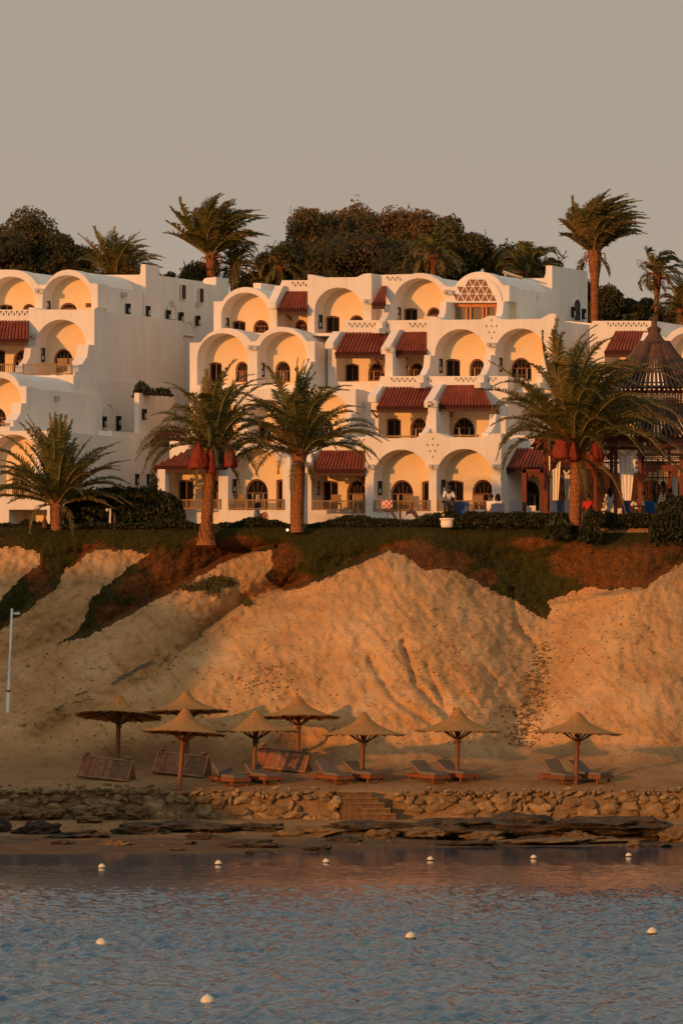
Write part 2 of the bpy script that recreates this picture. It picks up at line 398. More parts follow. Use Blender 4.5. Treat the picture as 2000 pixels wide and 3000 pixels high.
def mth(op, a, c=None):
    m_ = N.new('ShaderNodeMath'); m_.operation = op
    for idx, s_ in ((0, a), (1, c)):
        if s_ is None: continue
        if isinstance(s_, (int, float)): m_.inputs[idx].default_value = s_
        else: L.new(s_, m_.inputs[idx])
    return m_.outputs[0]
def attr(n):
    a_ = N.new('ShaderNodeAttribute'); a_.attribute_name = n; return a_.outputs['Fac']
sand = ramp(nz(.35, 9, .65), [(.28, (.355, .186, .070)), (.5, (.49, .275, .115)), (.72, (.61, .378, .183))])
speck = ramp(nz(2.6, 6, .7), [(.30, (.48, .43, .38)), (.43, (1, 1, 1))])
sand = mixc(1.0, sand, speck, 'MULTIPLY')
speck2 = ramp(nz(9, 4, .7), [(.30, (.62, .58, .52)), (.42, (1, 1, 1)), (.64, (1, 1, 1)), (.72, (1.22, 1.2, 1.15))])
sand = mixc(1.0, sand, speck2, 'MULTIPLY')
mp0 = N.new('ShaderNodeMapping'); mp0.inputs['Rotation'].default_value = (0, R(-48), 0); L.new(tc.outputs['Object'], mp0.inputs[0]); mpr = N.new('ShaderNodeMapping'); mpr.inputs['Scale'].default_value = (.25, .4, 2.6)
L.new(mp0.outputs[0], mpr.inputs[0]); nr = N.new('ShaderNodeTexNoise'); nr.inputs['Scale'].default_value = 1.3; nr.inputs['Detail'].default_value = 6; L.new(mpr.outputs[0], nr.inputs['Vector'])
streak = ramp(nr.outputs['Fac'], [(.34, (.84, .79, .74)), (.45, (1, 1, 1)), (.62, (1, 1, 1)), (.74, (1.10, 1.08, 1.05))])
sand = mixc(1.0, sand, streak, 'MULTIPLY')
green = ramp(nz(3.5, 8, .75), [(.3, (.026, .023, .004)), (.6, (.048, .040, .007)), (.78, (.085, .060, .014))])
brn = ramp(nz(4, 8, .75), [(.3, (.070, .026, .007)), (.55, (.15, .055, .014)), (.75, (.26, .11, .035))])
bf = ramp(mth('ADD', mth('MULTIPLY', nz(1.3, 9, .78), 1.5), mth('SUBTRACT', attr('brown'), .80)), [(.28, (0, 0, 0)), (.70, (1, 1, 1))])
vegc = mixc(bf, green, brn)
vf = ramp(mth('ADD', attr('veg'), mth('MULTIPLY', mth('SUBTRACT', nz(2.5, 8, .8), .5), 2.2)), [(.42, (0, 0, 0)), (.56, (1, 1, 1))])
c_ = mixc(vf, sand, vegc)
wet_shade_c = ramp(nz(.8, 8, .7), [(.3, (.065, .036, .017)), (.5, (.125, .070, .034)), (.7, (.18, .11, .055))])
c_ = mixc(attr('wet'), c_, wet_shade_c)  # same dark tone serves wet shore sand and painted shade at the hill foot
L.new(c_, b.inputs['Base Color'])
bp = N.new('ShaderNodeBump'); bp.inputs['Strength'].default_value = 1; bp.inputs['Distance'].default_value = .14
hgt = mth('ADD', mth('MULTIPLY', nz(1.6, 10, .7), 1.0), mth('MULTIPLY', nz(5, 6, .65), .45))
L.new(hgt, bp.inputs['Height']); L.new(bp.outputs[0], b.inputs['Normal'])
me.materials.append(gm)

# ------------------------------------------------------------------ water
wm = bpy.data.materials.new('sea_water'); wm.use_nodes = True
N = wm.node_tree.nodes; L = wm.node_tree.links; b = N['Principled BSDF']
tc = N.new('ShaderNodeTexCoord')
b.inputs['Base Color'].default_value = (.010, .066, .120, 1); pass; b.inputs['IOR'].default_value = 1.33; b.inputs['Specular IOR Level'].default_value = .24
sep = N.new('ShaderNodeSeparateXYZ'); L.new(tc.outputs['Object'], sep.inputs[0])
calm = N.new('ShaderNodeMapRange'); calm.interpolation_type = 'SMOOTHSTEP'
wob = mth('MULTIPLY', mth('SUBTRACT', nz(.05, 3, .6, (1, .35, 1)), .5), 60)
L.new(mth('ADD', sep.outputs[1], wob), calm.inputs['Value'])
calm.inputs['From Min'].default_value = 160; calm.inputs['From Max'].default_value = 205; calm.inputs['To Min'].default_value = 1; calm.inputs['To Max'].default_value = 0.10
rc = N.new('ShaderNodeMapRange'); L.new(calm.outputs[0], rc.inputs['Value']); rc.inputs['To Min'].default_value = .06; rc.inputs['To Max'].default_value = .14
L.new(rc.outputs[0], b.inputs['Roughness'])
tnt = N.new('ShaderNodeMix'); tnt.data_type = 'RGBA'; L.new(calm.outputs[0], tnt.inputs[0]); tnt.inputs[6].default_value = (1, .98, .95, 1); tnt.inputs[7].default_value = (.27, .52, .74, 1); L.new(tnt.outputs[2], b.inputs['Specular Tint'])
patch = mth('ADD', mth('MULTIPLY', nz(.10, 3, .5, (1, .5, 1)), 1.0), .35)
h1 = nz(1.0, 2, .5, (1.7, .8, 1)); h2 = nz(1.0, 2, .5, (4.2, 1.9, 1)); h0 = nz(.30, 2, .5, (1, .6, 1))
hh = mth('ADD', mth('ADD', mth('MULTIPLY', h1, .10), mth('MULTIPLY', h2, .06)), mth('MULTIPLY', h0, .1))
hh = mth('MULTIPLY', mth('MULTIPLY', hh, calm.outputs[0]), patch)
bp = N.new('ShaderNodeBump'); bp.inputs['Strength'].default_value = 1; bp.inputs['Distance'].default_value = 1.0
L.new(hh, bp.inputs['Height']); L.new(bp.outputs[0], b.inputs['Normal'])
gx_ = [-2500, -600, -150, -60, -30] + [-17 + .09 * i for i in range(379)] + [30, 60, 150, 600, 2500]
gy_ = [-1500, -200, 0, 50, 80] + [93 + .17 * i for i in range(683)] + [215, 225, 235, 252]
vs_ = []
for Y in gy_:
    k_ = ss(80, 95, Y) * (1 - .78 * ss(160, 198, Y)) * (1 if Y < 214 else 0)
    for X in gx_:
        kk = k_ * ss(-17, -15, X) * ss(17, 15, X)
        z = 0.0
        if kk > 0:
            pch = (1.0 + .35 * ss(165, 120, Y)) * (.85 + .45 * max(-.5, noise.noise(Vector((X * .05, Y * .03, 3))))) + .35 * noise.noise(Vector((X * .22, Y * .09, 9)))
            z = kk * pch * (.090 * noise.noise(Vector((X * 1.6, Y * .8, 0))) + .075 * noise.noise(Vector((X * 3.3, Y * 1.6, 1))) + .055 * noise.noise(Vector((X * 5.6 + 7, Y * 2.9, 2))))
        vs_.append((X, Y, z))
nx_ = len(gx_); mb = MB(); mb.add(vs_, [(j * nx_ + i, j * nx_ + i + 1, (j + 1) * nx_ + i + 1, (j + 1) * nx_ + i) for j in range(len(gy_) - 1) for i in range(nx_ - 1)])
tag(mb.build('sea', wm, smooth=True), kind='structure')

# ------------------------------------------------------------------ headland added left of the frame, profile shaped to throw shade over the beach
mb = MB(); nx_, ny_ = 100, 40; vs = []
prof = [(-300, 12), (-270, 18), (-256, 20.2), (-252.4, 20.2), (-246.9, 18.1), (-244.8, 16.9), (-243, 14.6), (-241.5, 12.4), (-239.6, 12.2), (-236.1, 11.5), (-234.5, 10), (-232.6, 8), (-229.9, 7), (-226, 4), (-222, -1), (-218, -2)]
for j in range(ny_ + 1):
    Y = 197 + j * .7
    for i in range(nx_ + 1):
        u = -300 + i * (82.0 / nx_)
        e = ss(0, .35, j / ny_) * ss(1.0, .65, j / ny_)
        hgt_ = lerp_tab(u, prof) * min(1, e * 1.15) - (0 if e > .02 else 2)
        hgt_ += .25 * noise.fractal(Vector((u * .3, Y * .3, 2)), .8, 2, 4)
        vs.append((u + .9 * Y, Y, hgt_))
mb.add(vs, [(j * (nx_ + 1) + i, j * (nx_ + 1) + i + 1, (j + 1) * (nx_ + 1) + i + 1, (j + 1) * (nx_ + 1) + i) for j in range(ny_) for i in range(nx_)])
hm = mat('shade_ridge_sand', (.34, .18, .06), .95, c2=(.44, .25, .09), scale=.4, bump=.8, bscale=2, bdist=.2)
tag(mb.build('shade_ridge', hm, smooth=True), kind='structure')
# ------------------------------------------------------------------ outline helpers (photo-pixel units at a given depth plane)
def arch(x0, x1, ytop, ybot, n=22, flat=1.0):
    """round-headed opening: bottom-left, up, round, down to bottom-right"""
    r = (x1 - x0) / 2; cx = (x0 + x1) / 2; ys_ = ytop + r * flat
    pts = [(x0, ybot)]
    for i in range(n + 1):
        a = math.pi - math.pi * i / n
        pts.append((cx + r * math.cos(a), ys_ - r * flat * math.sin(a)))
    pts.append((x1, ybot)); return pts
def extr(x0, x1, ytop, ysh, n=18):
    """arc of the outer top of a vault from left shoulder to right shoulder (left to right)"""
    cx = (x0 + x1) / 2; hw = (x1 - x0) / 2; hh = ysh - ytop
    rr = (hw * hw + hh * hh) / (2 * hh); cy = ytop + rr; a0 = math.atan2(cy - ysh, -hw); a1 = math.atan2(cy - ysh, hw)
    return [(cx + rr * math.cos(a0 + (a1 - a0) * i / n), cy - rr * math.sin(a0 + (a1 - a0) * i / n)) for i in range(n + 1)]
def pointed(x0, x1, ytop, ybot, n=8):
    w_ = x1 - x0; cx = (x0 + x1) / 2; hgt = min((ybot - ytop) * .62, w_ * .62)
    pts = [(x0, ybot)]
    for i in range(n + 1):
        t = i / n; pts.append((x0 + w_ / 2 * (1 - math.cos(t * math.pi / 2 * .93) / 1) , ytop + hgt * (1 - math.sin(t * math.pi / 2 * .93) / math.sin(math.pi / 2 * .93))))
    pts[-1] = (cx, ytop)
    rr = [(2 * cx - p[0], p[1]) for p in pts[:-1]][::-1]
    return pts + rr
def flatarch(x0, x1, ytop, ybot, n=6):
    rise = (x1 - x0) * .10; cx = (x0 + x1) / 2
    return [(x0, ybot)] + [(x0 + (x1 - x0) * i / n, ytop + rise * (2 * i / n - 1) ** 2) for i in range(n + 1)] + [(x1, ybot)]
def rect(x0, x1, y0, y1): return [(x0, y1), (x0, y0), (x1, y0), (x1, y1)]
def W(pts, Y): return [XZ(x, y, Y) for x, y in pts]
def clip_x(pts, x0, x1): return [(max(x0, min(x1, a)), b) for a, b in pts]
def slab(mb, outer, holes, Y, t, mf=0, ms=0, mh=0, back=False, sk=None):
    """plate in an X-Z plane with holes, run back by t along the skewed depth direction"""
    sk = A if sk is None else sk
    loops = [outer] + holes
    flat = [[Vector((p[0], p[1], 0)) for p in l] for l in loops]
    tris = tessellate_polygon(flat)
    allp = [p for l in loops for p in l]
    fr = [(x, Y, z) for x, z in allp]; bk = [(x + sk * t, Y + t, z) for x, z in allp]
    mb.add(fr, tris, mf)
    if back: mb.add(bk, tris, mf)
    o = 0
    for li, l in enumerate(loops):
        n = len(l); vs = fr[o:o + n] + bk[o:o + n]
        mb.add(vs, [(i, (i + 1) % n, n + (i + 1) % n, n + i) for i in range(n)], ms if li == 0 else mh)
        o += n
def shift(o, d): return [(x + A * d, z) for x, z in o]
def tri_strip(x0, x1, y0, y1, n=None):
    hs = []; w_ = (x1 - x0); n = n or max(3, int(round(w_ / 7.4)))
    p = w_ / n
    for i in range(n):
        c = x0 + p * (i + .5); hw = p * .62
        if i % 2: hs.append([(c - hw * .72, y1), (c, y0 + 1.5), (c + hw * .72, y1)])
        else: hs.append([(c - hw * .72, y0), (c + hw * .72, y0), (c, y1 - 1.5)])
    return hs
def diamond(cx, y0, s=1.0):
    hs = []
    for dx, dy in ((0, 0), (-15, 18), (0, 18), (15, 18), (-7.5, 36), (7.5, 36), (0, 53)):
        x_, y_ = cx + dx * s, y0 + dy * s
        hs.append([(x_ - 3, y_ + 4), (x_, y_ - 4), (x_ + 3, y_ + 4)])
    return hs
RZ = .85
def section(root, Y, outer, niches, opens, block=None, depth_=6.0, extra=(), t=RZ, bwall=True):
    """one stretch of one storey: arcaded front, inner wall with doors and windows, solid mass behind"""
    mb = MB(); o = W(outer, Y)
    slab(mb, o, [W(h, Y) for h in niches] + [W(h, Y) for h in extra], Y, t)
    mb.build('facade_wall', 'plaster', root)
    bo = W(block or outer, Y)
    mb = MB(); Yb = Y + t
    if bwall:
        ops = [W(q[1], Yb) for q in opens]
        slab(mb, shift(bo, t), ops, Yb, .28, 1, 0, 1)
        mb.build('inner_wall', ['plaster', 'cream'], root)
    mb = MB(); slab(mb, shift(bo, t + .28), [], Yb + .28, depth_)
    mb.build('side_wall', 'plaster', root)
    for k, pts in opens: opening(root, k, pts, Yb)
def block(root, Y, outer, depth_, name='side_wall', m='plaster', holes=()):
    mb = MB(); slab(mb, W(outer, Y), [W(h, Y) for h in holes], Y, depth_); return mb.build(name, m, root)
def ring(mb, pts, Y, w_, t, mi=0):
    cx = sum(p[0] for p in pts) / len(pts); zs = [p[1] for p in pts]; cz = (min(zs) + max(zs)) / 2
    hx = max(abs(p[0] - cx) for p in pts); hz = (max(zs) - min(zs)) / 2
    inner = [(cx + (p[0] - cx) * (1 - w_ / hx), cz + (p[1] - cz) * (1 - w_ / hz)) for p in pts]
    slab(mb, pts, [inner], Y, t, mi, mi, mi, sk=0)
def opening(root, kind, pts, Yb):
    """wooden frame with leaded glass set inside a wall opening"""
    o = W(pts, Yb); xs_ = [p[0] for p in o]; zs = [p[1] for p in o]
    x0, x1, z0, z1 = min(xs_), max(xs_), min(zs), max(zs); w_ = x1 - x0; h_ = z1 - z0; d = .10
    o2 = shift(o, d); x0 += A * d; x1 += A * d; Yf = Yb + d
    fr = MB(); ring(fr, o2, Yf, .075, .09)
    if kind == 'window':
        top = z0 + h_ * .55
        for fx in (.31, .5, .69): fr.box((x0 + w_ * fx, Yf + .045, z0 + h_ * .29), (.035, .05, h_ * .56))
        fr.box(((x0 + x1) / 2, Yf + .04, top), (w_ * .93, .05, .045))
        for fx in (.36, .5, .64): fr.bar((x0 + w_ * fx, Yf + .04, top), (x0 + w_ * (.5 + (fx - .5) * 1.5), Yf + .04, z0 + h_ * (.93 - abs(fx - .5) * .9)), .02)
        fr.box(((x0 + x1) / 2, Yf + .04, z0 + h_ * .25), (w_ * .36, .04, .03))
        f = fr.build('window', 'frame', root)
    elif kind == 'door':
        fr.box(((x0 + x1) / 2, Yf + .04, z0 + h_ / 2), (.05, .05, h_ * .95))
        f = fr.build('door', 'frame', root)
    elif kind == 'louvre':
        for q in range(3): fr.box((x0 + w_ * (q + .5) / 3, Yf + .04, z0 + h_ / 2), (.03, .04, h_ * .95))
        f = fr.build('window', 'frame', root)
    g = MB(); cx = (x0 + x1) / 2; cz = (z0 + z1) / 2
    gp = [(cx + (p[0] - cx) * .97, cz + (p[1] - cz) * .98) for p in o2]
    slab(g, gp, [], Yf + .075, .02, sk=0); g.build('pane', 'glass', f)
    if kind == 'window' and h_ > .7:
        c = MB()
        for fx in (.27, .73): c.box((x0 + w_ * fx, Yf + .066, z0 + h_ * .27), (w_ * .055, .012, h_ * .5))
        if rnd.random() < .5: c.box((x0 + w_ * .5, Yf + .066, z0 + h_ * .27), (w_ * .16, .012, h_ * .46))
        c.build('curtain', 'curtain', f)
    return f
def wall_lantern(root, px, py, Y, sc_=1.0):
    p = P(px, py, Y); s_ = .30 * sc_
    m = MB(); m.box(p + Vector((0, -.10, 0)), (.17 * sc_, .17, .05)); m.box(p + Vector((0, -.10, s_)), (.17 * sc_, .17, .05))
    m.box(p + Vector((0, -.10, -s_)), (.17 * sc_, .17, .05)); m.box(p + Vector((0, -.02, 0)), (.2 * sc_, .04, s_ * 2.2))
    for a_ in (-1, 1):
        for b_ in (-1, 1): m.box(p + Vector((a_ * .075 * sc_, -.10 + b_ * .07, 0)), (.025, .025, s_ * 2))
    l_ = m.build('wall_lantern', 'lantern', root)
    g = MB(); g.box(p + Vector((0, -.10, -s_ * .45)), (.10 * sc_, .10, s_ * .7)); g.build('lantern_glass', 'lantern_glass', l_)
def side_pt(px, py, xc, Yc):
    """point of the skewed side wall starting at corner (xc px at depth Yc) that is seen at px, py"""
    Xc = (xc - CX) * Yc / F; k = (px - CX) / F; u = (k * Yc - Xc) / (A - k); return P(px, py, Yc + u)
SD = Vector((A, 1, 0)).normalized(); SN = Vector((1, -A, 0)).normalized()
SROT = Matrix(((SD.x, -SN.x, 0), (SD.y, -SN.y, 0), (0, 0, 1)))
def side_lantern(root, px, py, xc, Yc, s_=1.0):
    s_ *= .78; p = side_pt(px, py, xc, Yc) + SN * .09
    m = MB(); m.box(p + Vector((0, 0, .28 * s_)), (.3 * s_, .16, .06), SROT); m.box(p - Vector((0, 0, .28 * s_)), (.3 * s_, .16, .06), SROT); m.box(p - SN * .06, (.26 * s_, .04, .55 * s_), SROT)
    for a_ in (-1, 1): m.box(p + SD * (a_ * .12 * s_), (.03, .14, .56 * s_), SROT)
    l_ = m.build('wall_lantern', 'lantern', root)
    g = MB(); g.box(p - Vector((0, 0, .1 * s_)), (.2 * s_, .13, .3 * s_), SROT); g.build('lantern_glass', 'lantern_glass', l_)
def side_niche(root, px, py, xc, Yc, w_=1.6, h_=1.2, m_='darkwood', slot=False):
    p = side_pt(px, py, xc, Yc)
    n = 10; hw = w_ / 2; out = [(-hw, 0)] + [(-hw * math.cos(math.pi * i / n), h_ - hw * .8 + hw * .8 * math.sin(math.pi * i / n)) for i in range(n + 1)] + [(hw, 0)] if not slot else [(-hw, 0), (-hw, h_), (hw, h_), (hw, 0)]
    inn = [(a_ * .86, .03 + b_ * .94) for a_, b_ in out]
    m = MB()
    def q(a_, b_, o_): return p + SD * a_ + Vector((0, 0, b_)) + SN * o_
    nn = len(out)
    m.add([q(a_, b_, .05) for a_, b_ in out] + [q(a_, b_, .05) for a_, b_ in inn] + [q(a_, b_, -.01) for a_, b_ in out] + [q(a_, b_, .008) for a_, b_ in inn],
          [(i, (i + 1) % nn, nn + (i + 1) % nn, nn + i) for i in range(nn)] + [(i, (i + 1) % nn, 2 * nn + (i + 1) % nn, 2 * nn + i) for i in range(nn)] + [(nn + i, nn + (i + 1) % nn, 3 * nn + (i + 1) % nn, 3 * nn + i) for i in range(nn)])
    f = m.build('side_window', 'plaster', root)
    g = MB(); g.add([q(a_, b_, .009) for a_, b_ in inn], [tuple(range(nn))]); g.build('pane', m_, f)
def floodlight(root, px, py, Y):
    p = P(px, py, Y)
    m = MB(); m.box(p + Vector((-.10, -.14, .04)), (.17, .2, .15)); m.box(p + Vector((.14, -.14, .0)), (.2, .16, .22)); m.box(p + Vector((.03, -.04, -.08)), (.22, .06, .07))
    m.build('floodlight', 'gray_plastic', root)
def railing(root, x0, x1, y0, y1, Y):
    a_ = P(x0, y0, Y); b_ = P(x1, y1, Y); m = MB(); w_ = b_.x - a_.x; h_ = a_.z - b_.z
    m.box(((a_.x + b_.x) / 2, Y, a_.z), (w_, .09, .06)); m.box(((a_.x + b_.x) / 2, Y, b_.z + .05), (w_, .07, .05))
    n = max(2, int(w_ / .65))
    for i in range(n + 1): m.box((a_.x + w_ * i / n, Y, a_.z - h_ / 2 + .03), (.07, .08, h_ + .06))
    k = int(w_ / .085)
    for i in range(k): m.box((a_.x + w_ * (i + .5) / k, Y + .005, a_.z - h_ / 2), (.028, .03, h_ - .05))
    m.build('railing', 'railwood', root)
def wing(root, px, Y, ytop, ybot, fwd=1.5, th=.30, top_curve=True):
    """stepped wall between two balconies; px = right edge at the facade plane"""
    X1, zt = XZ(px, ytop, Y); zb = XZ(px, ybot, Y)[1]; h_ = zt - zb
    pr = [(0, zt), (-.28 * fwd, zt), (-.36 * fwd, zb + h_ * .62), (-.62 * fwd, zb + h_ * .36), (-.78 * fwd, zb + h_ * .33), (-.78 * fwd, zb + h_ * .12), (-fwd, zb + h_ * .10), (-fwd, zb - .1), (0, zb - .1)]
    m = MB(); n = len(pr)
    r_ = [(X1 + A * d, Y + d, z) for d, z in pr]; l_ = [(x - th, y, z) for x, y, z in r_]
    m.add(r_ + l_, [tuple(range(n)), tuple(range(2 * n - 1, n - 1, -1))] + [(i, (i + 1) % n, n + (i + 1) % n, n + i) for i in range(n)])
    m.build('stepped_wing_wall', 'plaster', root, fix=True)
def tile_roof(root, xl_t, xr_t, yt, xl_b, xr_b, yb, Y, fwd=1.15, beam=True, post=None, hip=0):
    """barrel-tiled canopy hung in front of the wall at depth Y (top edge) down to Y - fwd"""
    a0, z0 = XZ(xl_t, yt, Y - .02); a1, _ = XZ(xr_t, yt, Y - .02); b0, z1 = XZ(xl_b, yb, Y - fwd); b1, _ = XZ(xr_b, yb, Y - fwd)
    wb = b1 - b0; n = max(3, int(round(wb / .165))); m = MB(); rr = .062
    for i in range(n):
        xb = b0 + wb * (i + .5) / n; tt = (i + .5) / n
        xt = a0 + (a1 - a0) * tt
        if hip: xt = xb + A * fwd; 
        # clamp to hip line
        T = 1.0
        if hip == 1 or hip == 3:
            lim = a0
            if xt < lim: T = max(.05, (xb - b0) / max(1e-3, (a0 - A * fwd - b0)))
        if hip == 2 or hip == 3:
            if xt > a1: T = max(.05, (b1 - xb) / max(1e-3, (b1 - (a1 - A * fwd))))
        Yt = Y - .02; xt2 = xb + (xt - xb) * T; yt2 = (Y - fwd) + (Yt - (Y - fwd)) * T; zt2 = z1 + (z0 - z1) * T
        segs = 5; jit = rnd.uniform(-.008, .008)
        vs_ = []
        for q in range(segs + 1):
            f_ = q / segs; c = Vector((xb + (xt2 - xb) * f_, (Y - fwd) + (yt2 - (Y - fwd)) * f_, z1 + (zt2 - z1) * f_ + jit))
            for s_ in range(2):
                if s_ == 1 and q == segs: continue
                bump_ = .016 if s_ == 0 else 0
                for k in range(5):
                    an = math.pi * k / 4
                    vs_.append(c + Vector((-math.cos(an) * rr * 1.02, 0, math.sin(an) * rr + bump_)) )
        rows = len(vs_) // 5
        m.add(vs_, [(r * 5 + k, r * 5 + k + 1, (r + 1) * 5 + k + 1, (r + 1) * 5 + k) for r in range(rows - 1) for k in range(4)])
    ro = m.build('tiled_roof', 'tile', root)
    # deck under the tiles
    d = MB()
    if hip == 1: q = [(b0, Y - fwd, z1), (b1, Y - fwd, z1), (a1, Y, z0), (a0, Y, z0)]
    else: q = [(b0, Y - fwd, z1), (b1, Y - fwd, z1), (a1, Y, z0), (a0, Y, z0)]
    d.add([(x_, y_, z_ - .01) for x_, y_, z_ in q] + [(x_, y_, z_ - .09) for x_, y_, z_ in q], [(0, 1, 2, 3), (7, 6, 5, 4), (0, 4, 5, 1), (1, 5, 6, 2), (2, 6, 7, 3), (3, 7, 4, 0)])
    d.build('roof_deck', 'tile_dark', ro)
    if beam:
        bb = MB(); bb.box(((b0 + b1) / 2, Y - fwd + .12, z1 - .17), (b1 - b0 - .06, .12, .17)); 
        k = max(2, int(wb / .45))
        for i in range(k + 1): bb.bar((b0 + .05 + (wb - .1) * i / k, Y - fwd + .03, z1 - .08), (max(a0 + .03, min(a1 - .03, b0 + .05 + (wb - .1) * i / k + A * fwd * .95)), Y - .1, z0 - .14), .05, .07)
        bb.build('roof_beam', 'darkwood', root)
def brace(root, px, y0, y1, Y, fwd=.9, side=1, m_='midwood'):
    p = P(px, y1, Y); q = P(px, y0, Y); m = MB(); top = Vector((q.x - A * fwd, Y - fwd, q.z))
    m.box((p + q) / 2 + Vector((0, -.05, 0)), (.09, .09, q.z - p.z)); m.bar(p + Vector((0, -.05, (q.z - p.z) * .35)), top, .06); m.bar(q + Vector((0, -.05, -.05)), top, .07)
    m.build('roof_bracket', m_, root)
def coping(root, px, Y, y0, y1, fwd=1.3, th=.38):
    """sloping white wall rib that flanks a tiled canopy"""
    X, z0 = XZ(px, y0, Y); z1 = XZ(px - 30 * fwd, y1, Y - fwd)[1]; lo = z1 - .28
    pr = [(0, z0), (-.25, z0), (-fwd, z1), (-fwd, lo), (0, lo)]; n = len(pr)
    r_ = [(X + A * d, Y + d, z) for d, z in pr]; l_ = [(x - th, y, z) for x, y, z in r_]; m = MB()
    m.add(r_ + l_, [tuple(range(n)), tuple(range(2 * n - 1, n - 1, -1))] + [(i, (i + 1) % n, n + (i + 1) % n, n + i) for i in range(n)])
    m.build('coping', 'plaster', root, fix=True)
def zflip(seq): return seq

Y1, Y2, Y3, Y4 = 287.0, 288.6, 290.2, 291.8
# ================================================================== CENTRE HOTEL BLOCK
hb = empty('hotel_building', P(1100, 1560, Y1), 'large white terraced hotel with vaulted balconies and red tiled canopies in the centre', 'hotel')
# ---- top storey
FL4 = 984
# U41
o = [(626, FL4), (626, 883), (648, 883)] + extr(652, 790, 841, 882)[0:] + [(800, 881), (811, 881), (811, FL4)]
section(hb, Y4, o, [arch(648, 789, 857, 976)], [('door', flatarch(679, 719, 939, 977)), ('window', pointed(742, 787, 937, 977))],
        block=[(626, FL4), (626, 884)] + extr(650, 790, 842, 884) + [(811, 884), (811, FL4)], depth_=9)
wall_lantern(hb, 666, 952, Y4 + .6)
floodlight(hb, 799, 897, Y4)
block(hb, Y4 + 1.6, [(742, 900), (742, 829), (764, 829), (764, 900)], 1.6, 'roof_parapet')
# U42 porch bay
section(hb, Y4 + .3, [(811, FL4), (811, 860), (826, 821), (901, 821), (901, FL4)], [rect(813, 900, 905, 972)], [('window', pointed(862, 900, 936, 972))], depth_=6, extra=tri_strip(853, 900, 826, 839))
tile_roof(hb, 838, 901, 857, 811, 901, 906, Y4 + .3, fwd=.95)
coping(hb, 838, Y4 + .3, 838, 886, fwd=1.0); brace(hb, 856, 912, 955, Y4 + 1.25)
wall_lantern(hb, 829, 950, Y4 + 1.2)
# U43
o = [(901, FL4), (901, 804), (916, 805), (938, 813), (1045, 812), (1062, 803), (1073, 801), (1088, 801), (1088, FL4)]
section(hb, Y4 - .35, o, [arch(921, 1063, 842, 976)], [('door', flatarch(952, 994, 925, 975)), ('window', pointed(1022, 1066, 923, 960))], block=[(901, FL4), (901, 813), (1088, 813), (1088, FL4)], depth_=5)
wall_lantern(hb, 939, 943, Y4 + .2); floodlight(hb, 1075, 884, Y4 - .35)
# U44 + U45 + U46
o = [(1122, FL4), (1122, 804)] + [(1215, 803)] + extr(1215, 1322, 800, 803)[1:-6] + [(1318, 839), (1331, 839)]
o = [(1122, FL4), (1122, 805), (1205, 803), (1220, 800), (1240, 800), (1262, 807), (1285, 820), (1303, 837), (1316, 840), (1328, 840)] + extr(1334, 1472, 796, 836) + [(1491, 836), (1491, 882), (1472, 883), (1466, 935), (1466, FL4)]
opn = [('door', flatarch(1181, 1222, 902, 950)), ('window', pointed(1249, 1292, 900, 950))]
section(hb, Y4, o, [arch(1152, 1302, 815, 965), rect(1322, 1455, 887, 965)] , opn, block=[(1122, FL4), (1122, 808), (1230, 806), (1262, 812), (1303, 842), (1328, 842)] + extr(1336, 1470, 799, 842) + [(1488, 842), (1488, 884), (1488, FL4)], depth_=4.3,
        extra=tri_strip(1131, 1176, 811, 822))
wall_lantern(hb, 1168, 921, Y4 + .6); floodlight(hb, 1309, 857, Y4)
tile_roof(hb, 1117, 1130, 842, 1088, 1130, 889, Y4 - .05, fwd=1.2)
block(hb, Y4 + .2, [(1088, FL4), (1088, 806), (1122, 806), (1122, FL4)], 3)
wing(hb, 1152, Y4, 893, 975, fwd=1.4); wing(hb, 1318, Y4, 885, 975, fwd=1.3); wing(hb, 1484, Y4, 884, 975, fwd=1.2)
# lattice fan of triangles filling the right-hand arch: recessed openings
lat = MB(); hol = []
cx_, r_, yb_ = 1394, 67, 883
rows = [(862, 882), (840, 860), (819, 838)]
outl = arch(1320, 1468, 813, 884, flat=.93)
for ri, (ya, ybb) in enumerate(rows):
    x_ = 1324 + (ri % 2) * 12
    i = 0
    while x_ < 1468:
        for up in (0, 1):
            c = x_ + 12 * up
            tri = [(c - 9.5, ybb), (c, ya), (c + 9.5, ybb)] if not up else [(c - 9.5, ya), (c + 9.5, ya), (c, ybb)]
            if all(((px_ - 1394) / 74) ** 2 + ((py_ - 884) / 73) ** 2 < .97 for px_, py_ in tri): hol.append(tri)
        x_ += 24
mb = MB(); slab(mb, W(arch(1319, 1469, 811, 886, flat=.95), Y4 - .06), [W(h, Y4 - .06) for h in hol], Y4 - .06, .055); 
lt = mb.build('triangle_lattice', 'plaster', hb)
mb = MB()
for h in hol:
    hw_ = W(h, Y4 - .058); mb.add([(x_, Y4 - .005, z_) for x_, z_ in hw_], [(0, 1, 2)])
mb.build('lattice_backing', mat('brick_backing', (.30, .13, .06), .9), lt)
wf = MB(); a_ = P(1322, 889, Y4 + .35); b_ = P(1452, 955, Y4 + .35)
ww = b_.x - a_.x; hh_ = a_.z - b_.z
wf.box(((a_.x + b_.x) / 2, Y4 + .35, a_.z - .05), (ww, .1, .26))
for f_ in (0, .06, .33, .42, .70, .78, 1): wf.box((a_.x + ww * f_, Y4 + .35, a_.z - hh_ / 2), (.09, .12, hh_))
wfo = wf.build('terrace_window', 'door_orange', hb)
g = MB(); g.box(((a_.x + b_.x) / 2, Y4 + .42, a_.z - hh_ / 2), (ww, .02, hh_)); g.build('pane', mat('warm_glass', (.20, .16, .09), .3), wfo)
